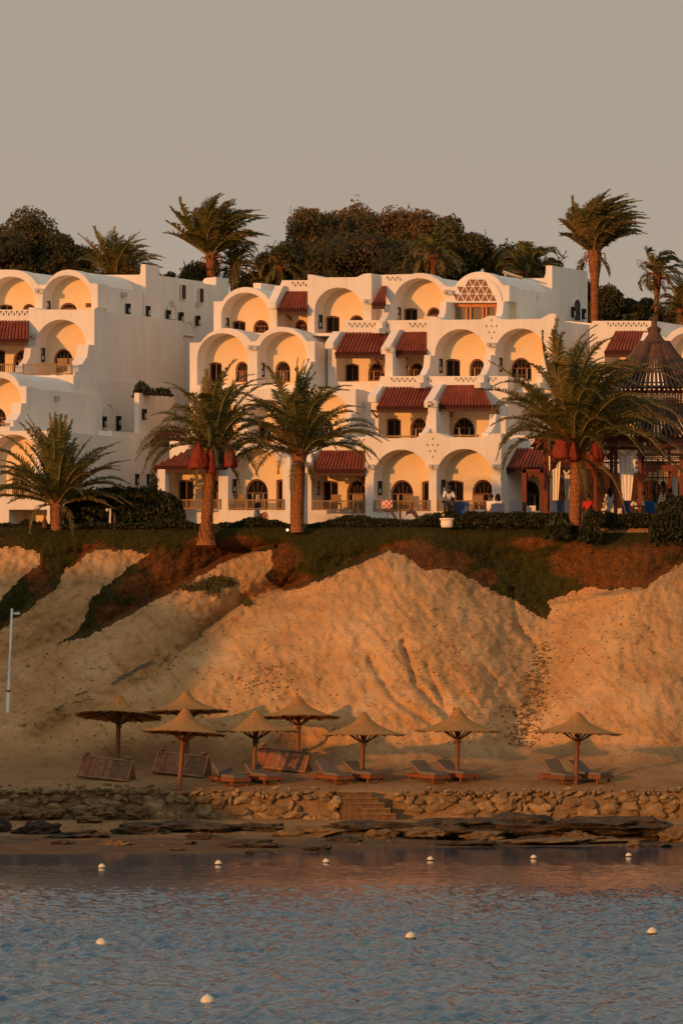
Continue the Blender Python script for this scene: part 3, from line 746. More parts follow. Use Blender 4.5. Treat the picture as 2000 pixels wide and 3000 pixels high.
# back block with raised tower (top right)
block(hb, Y4 + 4.8, [(1480, 1000), (1480, 815), (1592, 815), (1597, 800), (1598, 778), (1616, 778), (1616, 1000)], 3.8)
block(hb, Y4 + 4.0, [(640, 990), (640, 900), (1000, 900), (1000, 990)], 7)
side_niche(hb, 1688, 941, 1616, Y4 + 4.8, .9, 1.1, 'glass'); side_lantern(hb, 1674, 914, 1616, Y4 + 4.8); side_lantern(hb, 1705, 920, 1616, Y4 + 4.8)
floodlight(hb, 1560, 873, Y4 + 3.2)
# ---- third storey (y 937-1140)
FL3 = 1150
o = [(556, FL3), (556, 1004), (580, 1004)] + extr(590, 735, 961, 1001) + extr(750, 898, 957, 1000) + [(922, 1000), (922, FL3)]
section(hb, Y3, o, [arch(578, 725, 976, 1128), arch(753, 898, 971, 1128)],
        [('door', flatarch(612, 650, 1061, 1120)), ('window', pointed(690, 728, 1059, 1120)), ('window', pointed(806, 850, 1058, 1120))],
        block=[(556, FL3), (556, 1005)] + extr(592, 733, 963, 1005) + extr(752, 896, 960, 1005) + [(922, 1005), (922, FL3)], depth_=5)
floodlight(hb, 737, 1019, Y3); wall_lantern(hb, 770, 1084, Y3 + .6)
wing(hb, 922, Y3, 1060, 1140, fwd=1.4)
# porch bays U33 U34
o = [(922, FL3), (922, 976), (1000, 975), (1002, 938), (1249, 938), (1249, FL3)]
section(hb, Y3 + .9, [(960, FL3), (960, 990), (1003, 976), (1003, 938), (1252, 938), (1252, FL3)], [rect(985, 1127, 1033, 1118), rect(1150, 1250, 1033, 1108)],
        [('door', flatarch(1009, 1051, 1065, 1118)), ('window', pointed(1078, 1126, 1063, 1116)), ('window', pointed(1197, 1240, 1063, 1108))], depth_=4,
        extra=tri_strip(1020, 1137, 946, 959) + tri_strip(1197, 1249, 946, 959))
tile_roof(hb, 1010, 1146, 977, 980, 1127, 1034, Y3 + .9, fwd=1.1); tile_roof(hb, 1181, 1250, 976, 1152, 1250, 1031, Y3 + .9, fwd=1.1)
coping(hb, 1006, Y3 + .9, 972, 1004, fwd=1.0); coping(hb, 1178, Y3 + .9, 966, 1020, fwd=1.3)
block(hb, Y3 - .45, [(1128, FL3), (1128, 1020), (1150, 1020), (1150, FL3)], 1.3, 'pillar'); floodlight(hb, 1138, 1025, Y3 - .45)
brace(hb, 1122, 1050, 1095, Y3 + 1.9); brace(hb, 1195, 1048, 1098, Y3 + 1.9); wall_lantern(hb, 1168, 1081, Y3 + 1.9)
# U35
def horned(x0, x1, y, yh, w_=22, mid=None):
    pts = [(x0, yh), (x0 + w_ * .7, yh), (x0 + w_ * 1.2, yh + 4), (x0 + w_ * 2, y)]
    if mid: pts += [(mid - 30, y), (mid - 18, y - 8), (mid - 8, y - 12), (mid + 8, y - 12), (mid + 18, y - 8), (mid + 30, y)]
    pts += [(x1 - w_ * 2, y), (x1 - w_ * 1.2, yh + 4), (x1 - w_ * .7, yh), (x1, yh)]
    return pts
top = [(1250, 927), (1268, 927), (1280, 930), (1296, 937), (1406, 936), (1420, 930), (1430, 925), (1446, 925), (1456, 930), (1470, 936), (1582, 934), (1598, 925), (1608, 919), (1627, 919)]
section(hb, Y3, [(1250, FL3)] + top + [(1627, FL3)], [arch(1273, 1424, 964, 1118), arch(1449, 1598, 962, 1118)],
        [('door', flatarch(1303, 1347, 1051, 1110)), ('window', pointed(1374, 1420, 1051, 1110)), ('window', pointed(1494, 1556, 1048, 1115))],
        block=[(1250, FL3), (1250, 938), (1627, 938), (1627, FL3)], depth_=3.0, extra=diamond(1439, 936))
wing(hb, 1273, Y3, 1042, 1135, fwd=1.45); wing(hb, 1449, Y3, 1041, 1135, fwd=1.45)
wing(hb, 1618, Y3, 1041, 1135, fwd=1.3)
wall_lantern(hb, 1290, 1072, Y3 + .6); wall_lantern(hb, 1465, 1069, Y3 + .6); floodlight(hb, 1436, 1011, Y3)
block(hb, Y3 + 3.5, [(1600, 1200), (1600, 941), (1668, 941), (1740, 948), (1740, 1200)], 3.0)
# ---- second storey front (parapet 1100 - 1320)
FL2 = 1330
o = [(640, FL2), (640, 1142), (752, 1142), (922, 1142), (1042, 1150), (1042, FL2)]
# arched units behind the palms
o = [(556, FL2), (556, 1150), (606, 1150)] + extr(612, 740, 1118, 1150) + [(752, 1150)] + extr(762, 1010, 1118, 1160)[0:0] + [(1042, 1150), (1042, 1212), (1042, FL2)]
section(hb, Y2, [(556, FL2), (556, 1140), (1042, 1140), (1042, FL2)], [arch(585, 700, 1170, 1305), arch(725, 850, 1170, 1305), arch(880, 1020, 1150, 1305)],
        [('window', pointed(640, 685, 1235, 1295)), ('door', flatarch(755, 795, 1235, 1300)), ('window', pointed(914, 976, 1220, 1285))], block=[(556, FL2), (556, 1142), (1042, 1142), (1042, FL2)], depth_=5)
railing(hb, 700, 795, 1282, 1304, Y2 - 1.2); railing(hb, 820, 930, 1282, 1304, Y2 - 1.2)
wing(hb, 1042, Y2, 1212, 1300, fwd=1.5)
section(hb, Y2 + .8, [(1042, FL2), (1042, 1150), (1106, 1136), (1113, 1102), (1487, 1102), (1487, FL2)], [rect(1108, 1252, 1190, 1300), rect(1284, 1462, 1186, 1300)],
        [('door', flatarch(1130, 1174, 1225, 1295)), ('window', pointed(1201, 1250, 1224, 1295)), ('window', pointed(1324, 1389, 1223, 1290))], depth_=5,
        extra=tri_strip(1143, 1265, 1107, 1119) + tri_strip(1331, 1454, 1106, 1118))
tile_roof(hb, 1130, 1271, 1137, 1101, 1252, 1193, Y2 + .8, fwd=1.1); tile_roof(hb, 1308, 1412, 1132, 1279, 1440, 1189, Y2 + .8, fwd=1.1)
coping(hb, 1128, Y2 + .8, 1132, 1160, fwd=.9); coping(hb, 1304, Y2 + .8, 1126, 1176, fwd=1.3)
block(hb, Y2 - .5, [(1253, FL2), (1253, 1174), (1277, 1174), (1277, FL2)], 1.3, 'pillar'); floodlight(hb, 1265, 1186, Y2 - .5)
wing(hb, 1282, Y2 + .2, 1218, 1300, fwd=1.6); wing(hb, 1466, Y2 + .2, 1215, 1300, fwd=1.6)
brace(hb, 1114, 1205, 1255, Y2 + 1.2, m_='darkwood'); brace(hb, 1293, 1200, 1255, Y2 + 1.2, m_='darkwood'); brace(hb, 1327, 1208, 1230, Y2 + 1.8); brace(hb, 1470, 1190, 1248, Y2 + 1.2, m_='darkwood')
wall_lantern(hb, 1117, 1246, Y2 + 1.75); wall_lantern(hb, 1297, 1245, Y2 + 1.75); floodlight(hb, 1053, 1186, Y2 + .8)
railing(hb, 1120, 1215, 1278, 1300, Y2 - .6); railing(hb, 1300, 1400, 1276, 1300, Y2 - .6)
# right flank of the second storey
section(hb, Y2 + 3.0, [(1480, FL2), (1480, 1290), (1560, 1290), (1565, 1150), (1700, 1150), (1700, FL2)], [], [('window', pointed(1592, 1640, 1236, 1275))], depth_=3, t=.3)
block(hb, Y2 + 3.6, [(1440, 1300), (1440, 1120), (1700, 1120), (1700, 1300)], 3.0)
# ---- ground storey
FL1 = 1560
section(hb, Y1, [(640, FL1), (640, 1345), (652, 1341)] + extr(668, 835, 1297, 1338) + [(850, 1340), (850, FL1)], [arch(668, 828, 1313, 1494)],
        [('window', pointed(719, 785, 1403, 1494)), ('door', flatarch(809, 840, 1404, 1494)), ('door', flatarch(668, 672, 1450, 1494))][:2], block=[(640, FL1), (640, 1346)] + extr(670, 833, 1300, 1344) + [(850, 1344), (850, FL1)], depth_=4)
wall_lantern(hb, 688, 1424, Y1 + .55); railing(hb, 671, 828, 1465, 1493, Y1 - .05)
section(hb, Y1 + .7, [(460, FL1), (460, 1374), (497, 1374), (497, 1278), (600, 1277), (655, 1277), (655, FL1)], [rect(486, 640, 1380, 1490)],
        [('door', flatarch(521, 567, 1405, 1490)), ('window', pointed(591, 650, 1403, 1490))], depth_=4, extra=tri_strip(533, 600, 1283, 1294))
tile_roof(hb, 564, 648, 1313, 448, 643, 1368, Y1 + .7, fwd=1.6, hip=1)
block(hb, Y1 - .9, [(462, FL1), (462, 1375), (484, 1375), (484, FL1)], .35, 'pillar')
brace(hb, 492, 1385, 1440, Y1 + .4, m_='darkwood'); railing(hb, 520, 645, 1465, 1493, Y1 + .0)
section(hb, Y1 + .9, [(850, FL1), (850, 1345), (917, 1345), (932, 1280), (1072, 1280), (1072, FL1)], [rect(912, 1069, 1380, 1494)],
        [('door', flatarch(944, 990, 1408, 1494)), ('window', pointed(1016, 1072, 1407, 1494))], depth_=4, extra=tri_strip(958, 1070, 1286, 1298))
tile_roof(hb, 938, 1070, 1323, 909, 1069, 1378, Y1 + .9, fwd=1.1); coping(hb, 938, Y1 + .9, 1315, 1368, fwd=1.1)
brace(hb, 1066, 1392, 1422, Y1 + 1.8); railing(hb, 916, 1068, 1468, 1496, Y1 + .1); wall_lantern(hb, 930, 1430, Y1 + 1.6)
top = [(1070, 1275), (1092, 1275), (1104, 1280), (1118, 1284), (1216, 1283), (1232, 1276), (1246, 1269), (1286, 1269), (1300, 1276), (1314, 1281), (1414, 1281), (1430, 1275), (1440, 1270), (1467, 1270)]
section(hb, Y1, [(1070, FL1)] + top + [(1467, FL1)], [arch(1094, 1255, 1317, 1497), arch(1278, 1440, 1315, 1497)],
        [('window', pointed(1144, 1210, 1406, 1497)), ('door', flatarch(1235, 1280, 1408, 1497)), ('door', flatarch(1306, 1357, 1407, 1497)), ('window', pointed(1383, 1445, 1405, 1497))],
        block=[(1070, FL1), (1070, 1284), (1467, 1284), (1467, FL1)], depth_=5, extra=diamond(1267, 1284))
for x_ in (1080, 1267, 1452): floodlight(hb, x_, 1368, Y1)
wall_lantern(hb, 1113, 1430, Y1 + .55); wall_lantern(hb, 1299, 1426, Y1 + .55)
railing(hb, 1096, 1254, 1468, 1497, Y1 - .05); railing(hb, 1280, 1440, 1468, 1497, Y1 - .05)
section(hb, Y1 + 1.6, [(1467, FL1), (1467, 1290), (1506, 1275), (1700, 1275), (1700, FL1)], [rect(1480, 1620, 1372, 1497)], [('window', pointed(1517, 1579, 1407, 1497))], depth_=4, extra=tri_strip(1516, 1591, 1282, 1293))
tile_roof(hb, 1500, 1700, 1316, 1470, 1690, 1372, Y1 + 1.6, fwd=1.1)
brace(hb, 1505, 1392, 1460, Y1 + 2.5); wall_lantern(hb, 1484, 1427, Y1 + 2.2); brace(hb, 1472, 1376, 1440, Y1 + 1.6, m_='darkwood')

# ================================================================== LEFT HOTEL BLOCK
lb = empty('hotel_building', P(150, 1560, 286), 'white terraced hotel at the left edge with a long shaded side wall', 'hotel')
YL4, YL3, YL2, YL1 = 292.0, 290.6, 284.05, 282.6
o = [(-220, 930), (-220, 800), (-40, 790), (20, 790), (52, 791)] + extr(-30, 105, 790, 826)[9:] + [(112, 834), (134, 834)] + extr(140, 262, 790, 828) + [(269, 831), (287, 831), (287, 900), (278, 903), (278, 930)]
section(lb, YL4, o, [arch(-36, 103, 810, 921), arch(125, 268, 806, 921)], [('door', flatarch(-2, 38, 892, 920)), ('window', pointed(67, 104, 890, 920)), ('window', pointed(176, 226, 887, 922)), ('louvre', rect(251, 290, 888, 901))],
        block=[(-220, 930), (-220, 800), (-40, 793), (20, 793)] + extr(-30, 105, 792, 836)[9:] + extr(138, 264, 792, 836) + [(285, 836), (285, 930)], depth_=3.0)
wall_lantern(lb, 143, 903, YL4 + .6); floodlight(lb, 114, 853, YL4)
# rear block with raised tower, stepped top
block(lb, YL4 + 4.2, [(200, 1350), (200, 806), (408, 805), (412, 800), (413, 774), (427, 774), (427, 1350)], 1.25)
block(lb, YL4 + 5.35, [(300, 1350), (300, 806), (460, 806), (460, 1350)], 4.4)
block(lb, YL4 + 9.6, [(440, 1350), (440, 815), (593, 830), (593, 1350)], .9)
block(lb, YL4 + 10.4, [(470, 1350), (470, 829), (590, 829), (600, 815), (633, 811), (633, 1350)], 1.2)
block(lb, YL4 + 3.9, [(200, 1350), (200, 840), (360, 900), (410, 1350)], 7)
for x_, y_, sl in ((537, 862, 1), (589, 872, 1)): side_niche(lb, x_, y_ + 16, 427, YL4 + 4.2, .55, .72, 'darkwood', slot=True)
side_niche(lb, 503, 935, 427, YL4 + 4.2, 1.0, .75, 'plaster'); side_niche(lb, 550, 984, 427, YL4 + 4.2, 1.4, .7, 'plaster')
for x_, y_ in ((490, 924), (527, 930), (576, 940), (430, 912), (372, 905)): side_lantern(lb, x_, y_, 427 if x_ > 426 else 287, YL4 + (4.2 if x_ > 426 else 0))
for x_, y_ in ((360, 864), (495, 889), (572, 893)): floodlight(lb, x_, y_, YL4 + (x_ - 287) / 31)
# level 3
o = [(-220, 1112), (-220, 907), (84, 907), (86, 900), (100, 901), (116, 907), (277, 907), (277, 1011), (277, 1112)]
section(lb, YL3, o, [arch(107, 252, 936, 1098), rect(-180, 82, 990, 1098)], [('window', pointed(157, 214, 1022, 1092)), ('door', flatarch(-30, 16, 1024, 1092)), ('window', pointed(40, 90, 1026, 1092))],
        block=[(-220, 1300), (-220, 908), (277, 908), (277, 1300)], depth_=7.0, extra=tri_strip(0, 85, 911, 924))
tile_roof(lb, -160, 86, 943, -190, 84, 996, YL3 - .05, fwd=1.0); floodlight(lb, 94, 984, YL3)
wing(lb, 107, YL3, 1018, 1105, fwd=1.6); wall_lantern(lb, 127, 1040, YL3 + .6)
wing(lb, 277, YL3, 1011, 1105, fwd=1.75, th=.55)
railing(lb, 68, 211, 1068, 1098, YL3 - 1.75); railing(lb, -150, 40, 1068, 1098, YL3 - 1.75)
block(lb, YL3 - 1.95, [(-220, 1560), (-220, 1100), (216, 1100), (216, 1148), (216, 1560)], 10.2)
# level 2
o = [(-220, 1300), (-220, 1090), (-25, 1090)] + extr(-50, 58, 1089, 1131)[9:] + [(63, 1132), (78, 1132), (78, 1182), (78, 1300)]
section(lb, YL2, o, [arch(-75, 62, 1106, 1262)], [('window', pointed(-35, 19, 1194, 1258))], block=[(-220, 1560), (-220, 1100), (-25, 1092)] + extr(-50, 58, 1091, 1136)[9:] + [(78, 1136), (78, 1560)], depth_=5.5)
wing(lb, 78, YL2, 1182, 1262, fwd=1.4, th=.45)
railing(lb, -60, 14, 1240, 1262, YL2 - 1.3)
floodlight(lb, 162, 1167, YL2 + 2.6)
# ground level
o = [(-220, 1560), (-220, 1258), (-10, 1258), (25, 1262), (110, 1262), (148, 1262), (148, 1560)]
section(lb, YL1, o, [arch(-32, 112, 1273, 1452)], [('window', pointed(37, 102, 1359, 1450))], depth_=6.5)
mb = MB(); slab(mb, W([(-220, 1570), (-220, 1454), (148, 1454), (148, 1570)], YL1 - 1.6), [W(rect(27, 139, 1493, 1556), YL1 - 1.6)], YL1 - 1.6, 1.58); mb.build('base_wall', 'plaster', lb)
mb = MB(); slab(mb, W(rect(-60, 142, 1480, 1570), YL1 - .3), [], YL1 - .3, .2); mb.build('garage_wall', 'cream', lb)
railing(lb, -60, 138, 1425, 1454, YL1 - 1.5)
wing(lb, 148, YL1, 1300, 1455, fwd=1.3, th=.5)
# side annexes along the long side wall
block(lb, YL1 + 5.4, [(270, 1570), (270, 1312), (292, 1262), (326, 1262), (326, 1570)], 3.9)
block(lb, YL1 + 8.0, [(394, 1570), (394, 1151), (408, 1151), (408, 1570)], 3.2)
block(lb, YL1 + 9.6, [(400, 1570), (400, 1297), (497, 1297), (497, 1570)], 3)
side_niche(lb, 318, 1262, 216, YL3 - 1.95, 1.1, 1.3, 'plaster')
for x_, y_ in ((302, 1236), (344, 1234), (344, 1262)): side_lantern(lb, x_, y_, 216, YL3 - 1.95)
side_lantern(lb, 419, 1214, 408, YL1 + 8.0)
side_niche(lb, 414, 1436, 326, YL1 + 5.4, .8, .9, 'plaster'); side_lantern(lb, 397, 1404, 326, YL1 + 5.4); side_lantern(lb, 433, 1404, 326, YL1 + 5.4)
tile_roof(lb, 470, 540, 1262, 441, 520, 1293, YL1 + 9.5, fwd=1.0)

# ================================================================== RIGHT HOTEL BLOCK
rb = empty('hotel_building', P(1900, 1560, 290), 'white hotel wing behind the wooden pavilion at the right edge', 'hotel')
section(rb, 291.4, [(1726, 1150), (1726, 960), (1730, 950), (1734, 940), (1748, 940), (1914, 940), (1914, 990), (1940, 985)] + extr(1950, 2068, 957, 992) + [(2120, 992), (2120, 1150)],
        [rect(1770, 1890, 1030, 1130), arch(1950, 2080, 974, 1130)], [('window', pointed(1800, 1850, 1060, 1130)), ('window', pointed(1990, 2040, 1050, 1120))], depth_=4, extra=tri_strip(1776, 1896, 945, 957))
tile_roof(rb, 1800, 1895, 973, 1768, 1890, 1030, 291.3, fwd=1.1); coping(rb, 1914, 291.3, 975, 1030, fwd=1.1)
section(rb, 289.6, [(1716, 1340), (1716, 1140), (2200, 1140), (2200, 1340)], [arch(1730, 1860, 1165, 1320), arch(1890, 2030, 1165, 1320)], [('window', pointed(1780, 1840, 1240, 1318)), ('window', pointed(1930, 1990, 1240, 1318))], depth_=3)
section(rb, 288.4, [(1640, 1570), (1640, 1335), (2200, 1335), (2200, 1570)], [arch(1660, 1800, 1350, 1500), arch(1850, 2000, 1350, 1500)], [('window', pointed(1700, 1760, 1410, 1500)), ('door', flatarch(1880, 1925, 1405, 1500)), ('window', pointed(1945, 2000, 1405, 1500))], depth_=2)
# ------------------------------------------------------------------ palms
def frond(mb, base, az, el, L_, droop, rn, wind=(0, 0, 0), nl=34, leaf=.5, wl=.032, mi=0, mr=1, vee=.5, tuft=1.0):
    """arched feather leaf: rib plus two rows of leaflets"""
    d = Vector((math.cos(az) * math.cos(el), math.sin(az) * math.cos(el), math.sin(el)))
    p = Vector(base); pts = [p.copy()]; n = 12; st = L_ / n; dirs = [d.copy()]
    for i in range(n):
        t = (i + 1) / n
        d = (d + Vector((0, 0, -droop * t * .32)) + Vector(wind) * t * .22).normalized()
        p = p + d * st; pts.append(p.copy()); dirs.append(d.copy())
    mb.tube(pts, [.035 * (1 - .85 * i / n) + .004 for i in range(n + 1)], 4, mr, cap=False)
    for i in range(nl):
        t = .16 + .84 * (i + rn.random() * .5) / nl
        k = min(n - 1, int(t * n)); f_ = t * n - k
        q = pts[k].lerp(pts[k + 1], f_); dd = dirs[k]
        side = dd.cross(Vector((0, 0, 1)))
        if side.length < .05: side = Vector((math.sin(az), -math.cos(az), 0))
        side.normalize(); up = side.cross(dd).normalized()
        ll = leaf * (math.sin(min(1, (t - .08) * 1.25) * math.pi) ** .55 * .8 + .25) * rn.uniform(.8, 1.1)
        fwd = .55 + .7 * t
        for s_ in (-1, 1):
            ld = (side * s_ + dd * fwd + up * vee * rn.uniform(.5, 1.2) + Vector(wind) * .5 + Vector((rn.uniform(-.25, .25), rn.uniform(-.25, .25), rn.uniform(-.4, .12)))).normalized()
            mid = q + ld * ll * .55; tip = q + (ld + Vector((0, 0, -.28 * tuft)) + Vector(wind) * .25).normalized() * ll
            wv = dd * wl * 1.1
            o = len(mb.v)
            mb.add([q - wv * .5, q + wv * .5, mid + wv * .55 + up * .01, mid - wv * .55, tip], [(0, 1, 2, 3), (3, 2, 4)], mi)
def palm(px, pyb, Y, pyc, n, L_, label, seed, r0=.30, r1=.24, wind=(0, 0, 0), droop=1.0, elmin=-35, elmax=85, lean=0.0, nl=34, leaf=.5, nets=(), group=None, name='palm_tree', dead=0, wl=.032, bulge=1.25, roots=False, yellow=.12, zb=None, azb=None, extra=()):
    rn = random.Random(seed)
    if Y > 290: Y += 8
    top = P(px + lean, pyc, Y); base = P(px, pyb, Y)
    if zb is not None: base.z = zb
    root = empty(name, base, label, 'palm tree', group)
    # trunk
    t = MB(); n_ = 26; pts = []; rad = []
    hgt = top.z - base.z
    for i in range(n_ + 1):
        f_ = i / n_
        pts.append(Vector((base.x + (top.x - base.x) * (f_ ** 1.5), Y, base.z - .15 + (hgt + .15) * f_)))
        r_ = r0 + (r1 - r0) * f_
        r_ *= 1 + .05 * (i % 2) 
        if roots: r_ *= 1 + .95 * math.exp(-f_ * 9)
        if f_ > .86: r_ *= 1 + (bulge - 1) * math.sin((f_ - .86) / .14 * math.pi * .62)
        rad.append(r_)
    t.tube(pts, rad, 12)
    # leaf-base scales
    m_ = int(hgt / .11)
    for i in range(m_):
        f_ = (i + .5) / m_
        c = Vector((base.x + (top.x - base.x) * (f_ ** 1.5), Y, base.z + hgt * f_)); r_ = (r0 + (r1 - r0) * f_)
        if roots: r_ *= 1 + .95 * math.exp(-f_ * 9)
        big = 1 + ((1.6 if Y < 290 else .5) if f_ > .88 else 0)
        if f_ > .86: r_ *= 1 + (bulge - 1) * math.sin((f_ - .86) / .14 * math.pi * .62)
        for k in range(9):
            a_ = k * 2 * math.pi / 9 + (i % 2) * .35 + i * .2 + rn.uniform(-.1, .1)
            o_ = Vector((math.cos(a_), math.sin(a_), 0)); s_ = Vector((-math.sin(a_), math.cos(a_), 0))
            b_ = c + o_ * r_ * .92; w2 = r_ * .30
            t.add([b_ - s_ * w2, b_ + s_ * w2, b_ + o_ * .055 * big + Vector((0, 0, .13 * big)) + s_ * w2 * .5, b_ + o_ * .055 * big + Vector((0, 0, .13 * big)) - s_ * w2 * .5, b_ + Vector((0, 0, .17 * big))],
                  [(0, 1, 2, 3), (3, 2, 4)])
    t.build('trunk', 'trunk', root)
    c = MB()
    for i in range(n):
        f_ = (i + .5) / n
        el = R(elmax - (elmax - elmin) * (f_ ** 1.15) + rn.uniform(-9, 9)); az = i * 2.39996 + rn.uniform(-.25, .25)
        if azb is not None and rn.random() < azb[1]: az = azb[0] + rn.uniform(-.8, .8)
        mi = 2 if rn.random() < yellow + (.35 if f_ > .8 else 0) else 0
        frond(c, top + Vector((math.cos(az) * .1, math.sin(az) * .1, -.02 - .25 * f_)), az, el, L_ * rn.uniform(.72, 1.08) * (.85 + .15 * math.sin(f_ * math.pi)), droop * rn.uniform(.75, 1.25), rn, wind, nl, leaf, wl, mi)
    for q in range(int(n * .04)):
        frond(c, top + Vector((0, 0, -.3)), rn.uniform(0, 6.28), R(rn.uniform(-25, 12)), L_ * rn.uniform(.4, .62), 1.6, rn, wind, int(nl * .7), leaf * .7, wl, 2)
    for (az, el, ll, dr) in extra: frond(c, top, R(az), R(el), ll, dr, rn, wind, nl, leaf, wl, 0)
    c.build('crown', ['frond', 'rachis', 'frond_dry'], root)
    if dead:
        d = MB()
        for i in range(dead):
            az = i * 2.4; a_ = Vector((math.cos(az), math.sin(az), 0)); b_ = top + a_ * .2 - Vector((0, 0, .15 + .3 * rn.random()))
            d.tube([b_, b_ + a_ * .28 + Vector((0, 0, .1)), b_ + a_ * .42 - Vector((0, 0, .35 + .3 * rn.random()))], [.05, .035, .01], 4)
        d.build('leaf_stub', 'trunk', root)
    for (dx, dy, w_, h_, mm) in nets:
        c0 = P(px + lean + dx, pyc + dy + 25, Y - .85); w_ *= 1.05; h_ *= 1.1; nb = MB()
        nb.lathe(c0, [(.03, h_ * .58), (w_ * .12, h_ * .48), (w_ * .30, h_ * .25), (w_ * .46, -h_ * .02), (w_ * .56, -h_ * .30), (w_ * .50, -h_ * .40), (w_ * .2, -h_ * .36), (.02, -h_ * .33)], 18, 0, .75, seed + dx)
        nb.tube([c0 + Vector((0, 0, h_ * .5)), top + Vector((0, -.1, .05))], .02, 4)
        nb.build('date_net', mm, root, smooth=True)
    return root
PG = 'date palms on the terrace edge'
palm(166, 1548, 271.5, 1462, 64, 4.1, 'short thick date palm with a wide dark crown at the left of the terrace', 11, r0=.27, r1=.27, droop=.5, elmin=18, elmax=89, nl=70, leaf=.5, wl=.045, bulge=1.1, yellow=.05, group=PG, extra=((185, 32, 3.3, .8), (182, 50, 3.2, .8), (0, 30, 3.2, .5), (-8, 16, 3.1, .45), (8, 45, 3.2, .5)))
palm(604, 1588, 270.2, 1318, 50, 4.5, 'date palm with flared roots and red date nets, left of the pair before the arches', 12, r0=.23, r1=.21, droop=.85, elmin=22, elmax=89, lean=22, nl=66, leaf=.55, wl=.045, wind=(.12, 0, 0), roots=True, group=PG,
     nets=((-44, -2, .72, 1.1, 'net_red'), (-6, 10, .34, 1.2, 'net_red'), (18, 2, .5, 1.05, 'net_black'), (46, -4, .55, 1.05, 'net_red')), yellow=.25, extra=((178, 30, 3.9, 1.2), (183, 20, 3.7, 1.2)))
palm(870, 1550, 270.8, 1322, 50, 4.5, 'tall date palm with a scaly orange trunk, right of the pair before the arches', 13, r0=.28, r1=.26, droop=.75, elmin=24, elmax=89, lean=8, nl=66, leaf=.55, wl=.045, wind=(.1, 0, 0), bulge=1.3, group=PG, yellow=.25, roots=False, extra=((3, 35, 3.7, .6), (178, 32, 3.6, 1.0), (-5, 20, 3.5, .8)))
palm(1684, 1530, 270.6, 1320, 78, 6.2, 'large date palm with red date nets in front of the pavilion', 14, r0=.27, r1=.27, droop=.85, elmin=34, elmax=89, lean=8, nl=90, leaf=.62, wl=.05, roots=False, group=PG, wind=(.4, 0, 0),
     nets=((-42, -38, .72, 1.25, 'net_red'), (-14, -30, .45, 1.25, 'net_red'), (54, -36, .50, 1.5, 'net_red')), yellow=.22, extra=((180, 52, 5.6, .5), (182, 40, 4.6, 1.2), (175, 66, 5.6, .35), (184, 30, 4.6, 1.3), (0, 30, 6, 1.0), (5, 15, 6, .9)))
EG = 'palms rising behind the hotel'
palm(615, 900, 302, 738, 60, 3.4, 'tall windblown palm with a shaggy orange neck behind the hotel, left of centre', 15, r0=.155, r1=.15, droop=.45, elmin=34, elmax=89, nl=56, leaf=.66, wl=.06, wind=(.65, 0, .05), bulge=1.6, group=EG, yellow=.25, zb=17.3, dead=8, lean=4)
palm(1741, 950, 300, 730, 60, 3.6, 'tallest palm with a windswept crown and orange collar, behind the hotel at the right', 16, r0=.20, r1=.19, droop=.5, elmin=42, elmax=89, nl=60, leaf=.62, wl=.06, wind=(.62, 0, 0.02), bulge=1.6, group=EG, yellow=.3, zb=17.3, dead=5, lean=0)
palm(1914, 950, 306, 793, 22, 1.9, 'thin leaning palm blown to the right beside the tallest palm', 17, r0=.10, r1=.10, droop=1.2, elmin=-20, elmax=85, nl=28, leaf=.5, wl=.05, wind=(1.2, 0, -.15), bulge=1.9, group=EG, zb=17.3, lean=10, dead=10)
palm(680, 900, 303, 772, 30, 2.0, 'small palm just right of the shaggy tall palm behind the roofs', 18, r0=.17, r1=.16, droop=1.3, elmin=-20, elmax=85, nl=26, leaf=.42, wl=.05, wind=(.3, 0, 0), group=EG, zb=17.3, lean=8)
palm(345, 900, 300, 822, 54, 3.0, 'bushy palm crown rising over the left hotel roof', 19, r0=.3, r1=.3, droop=.6, elmin=10, elmax=88, nl=42, leaf=.6, wl=.05, wind=(.35, 0, 0), group=EG, zb=17.3, yellow=.3)
palm(818, 900, 303, 770, 26, 1.6, 'low fan-shaped palm with a yellow heart left of the big rusty trees', 20, r0=.22, r1=.2, droop=1.5, elmin=-50, elmax=85, nl=26, leaf=.45, wl=.06, group=EG, zb=17.3, yellow=.5)
palm(1268, 900, 298, 742, 26, 1.9, 'palm with a short orange neck standing before the dark trees over the roof', 21, r0=.10, r1=.11, droop=1.3, elmin=-15, elmax=85, nl=26, leaf=.45, wl=.06, group=EG, zb=17.3, bulge=1.7, dead=8, yellow=.2)
palm(1545, 900, 304, 800, 34, 2.6, 'dark palm crown over the right end of the hotel roof', 22, r0=.25, r1=.25, droop=1.2, elmin=-10, elmax=85, nl=30, leaf=.55, wl=.055, wind=(.3, 0, 0), group=EG, zb=17.3)
palm(1455, 900, 306, 800, 24, 1.7, 'yellow-green small palm between the dark trees and the roof panel', 23, r0=.2, r1=.2, droop=1.2, elmin=-20, elmax=85, nl=26, leaf=.5, wl=.055, group=EG, zb=17.3, yellow=.5)
palm(2000, 980, 304, 905, 30, 2.2, 'palm crown cut by the right edge beyond the pavilion roof', 24, r0=.25, r1=.25, droop=.9, elmin=0, elmax=85, nl=30, leaf=.5, wl=.055, group=EG, zb=17.3, yellow=.4)
palm(1392, 960, 303, 945, 10, .6, 'tiny dry palm tuft hidden behind the roof line', 25, group=EG, zb=17.3) if False else None

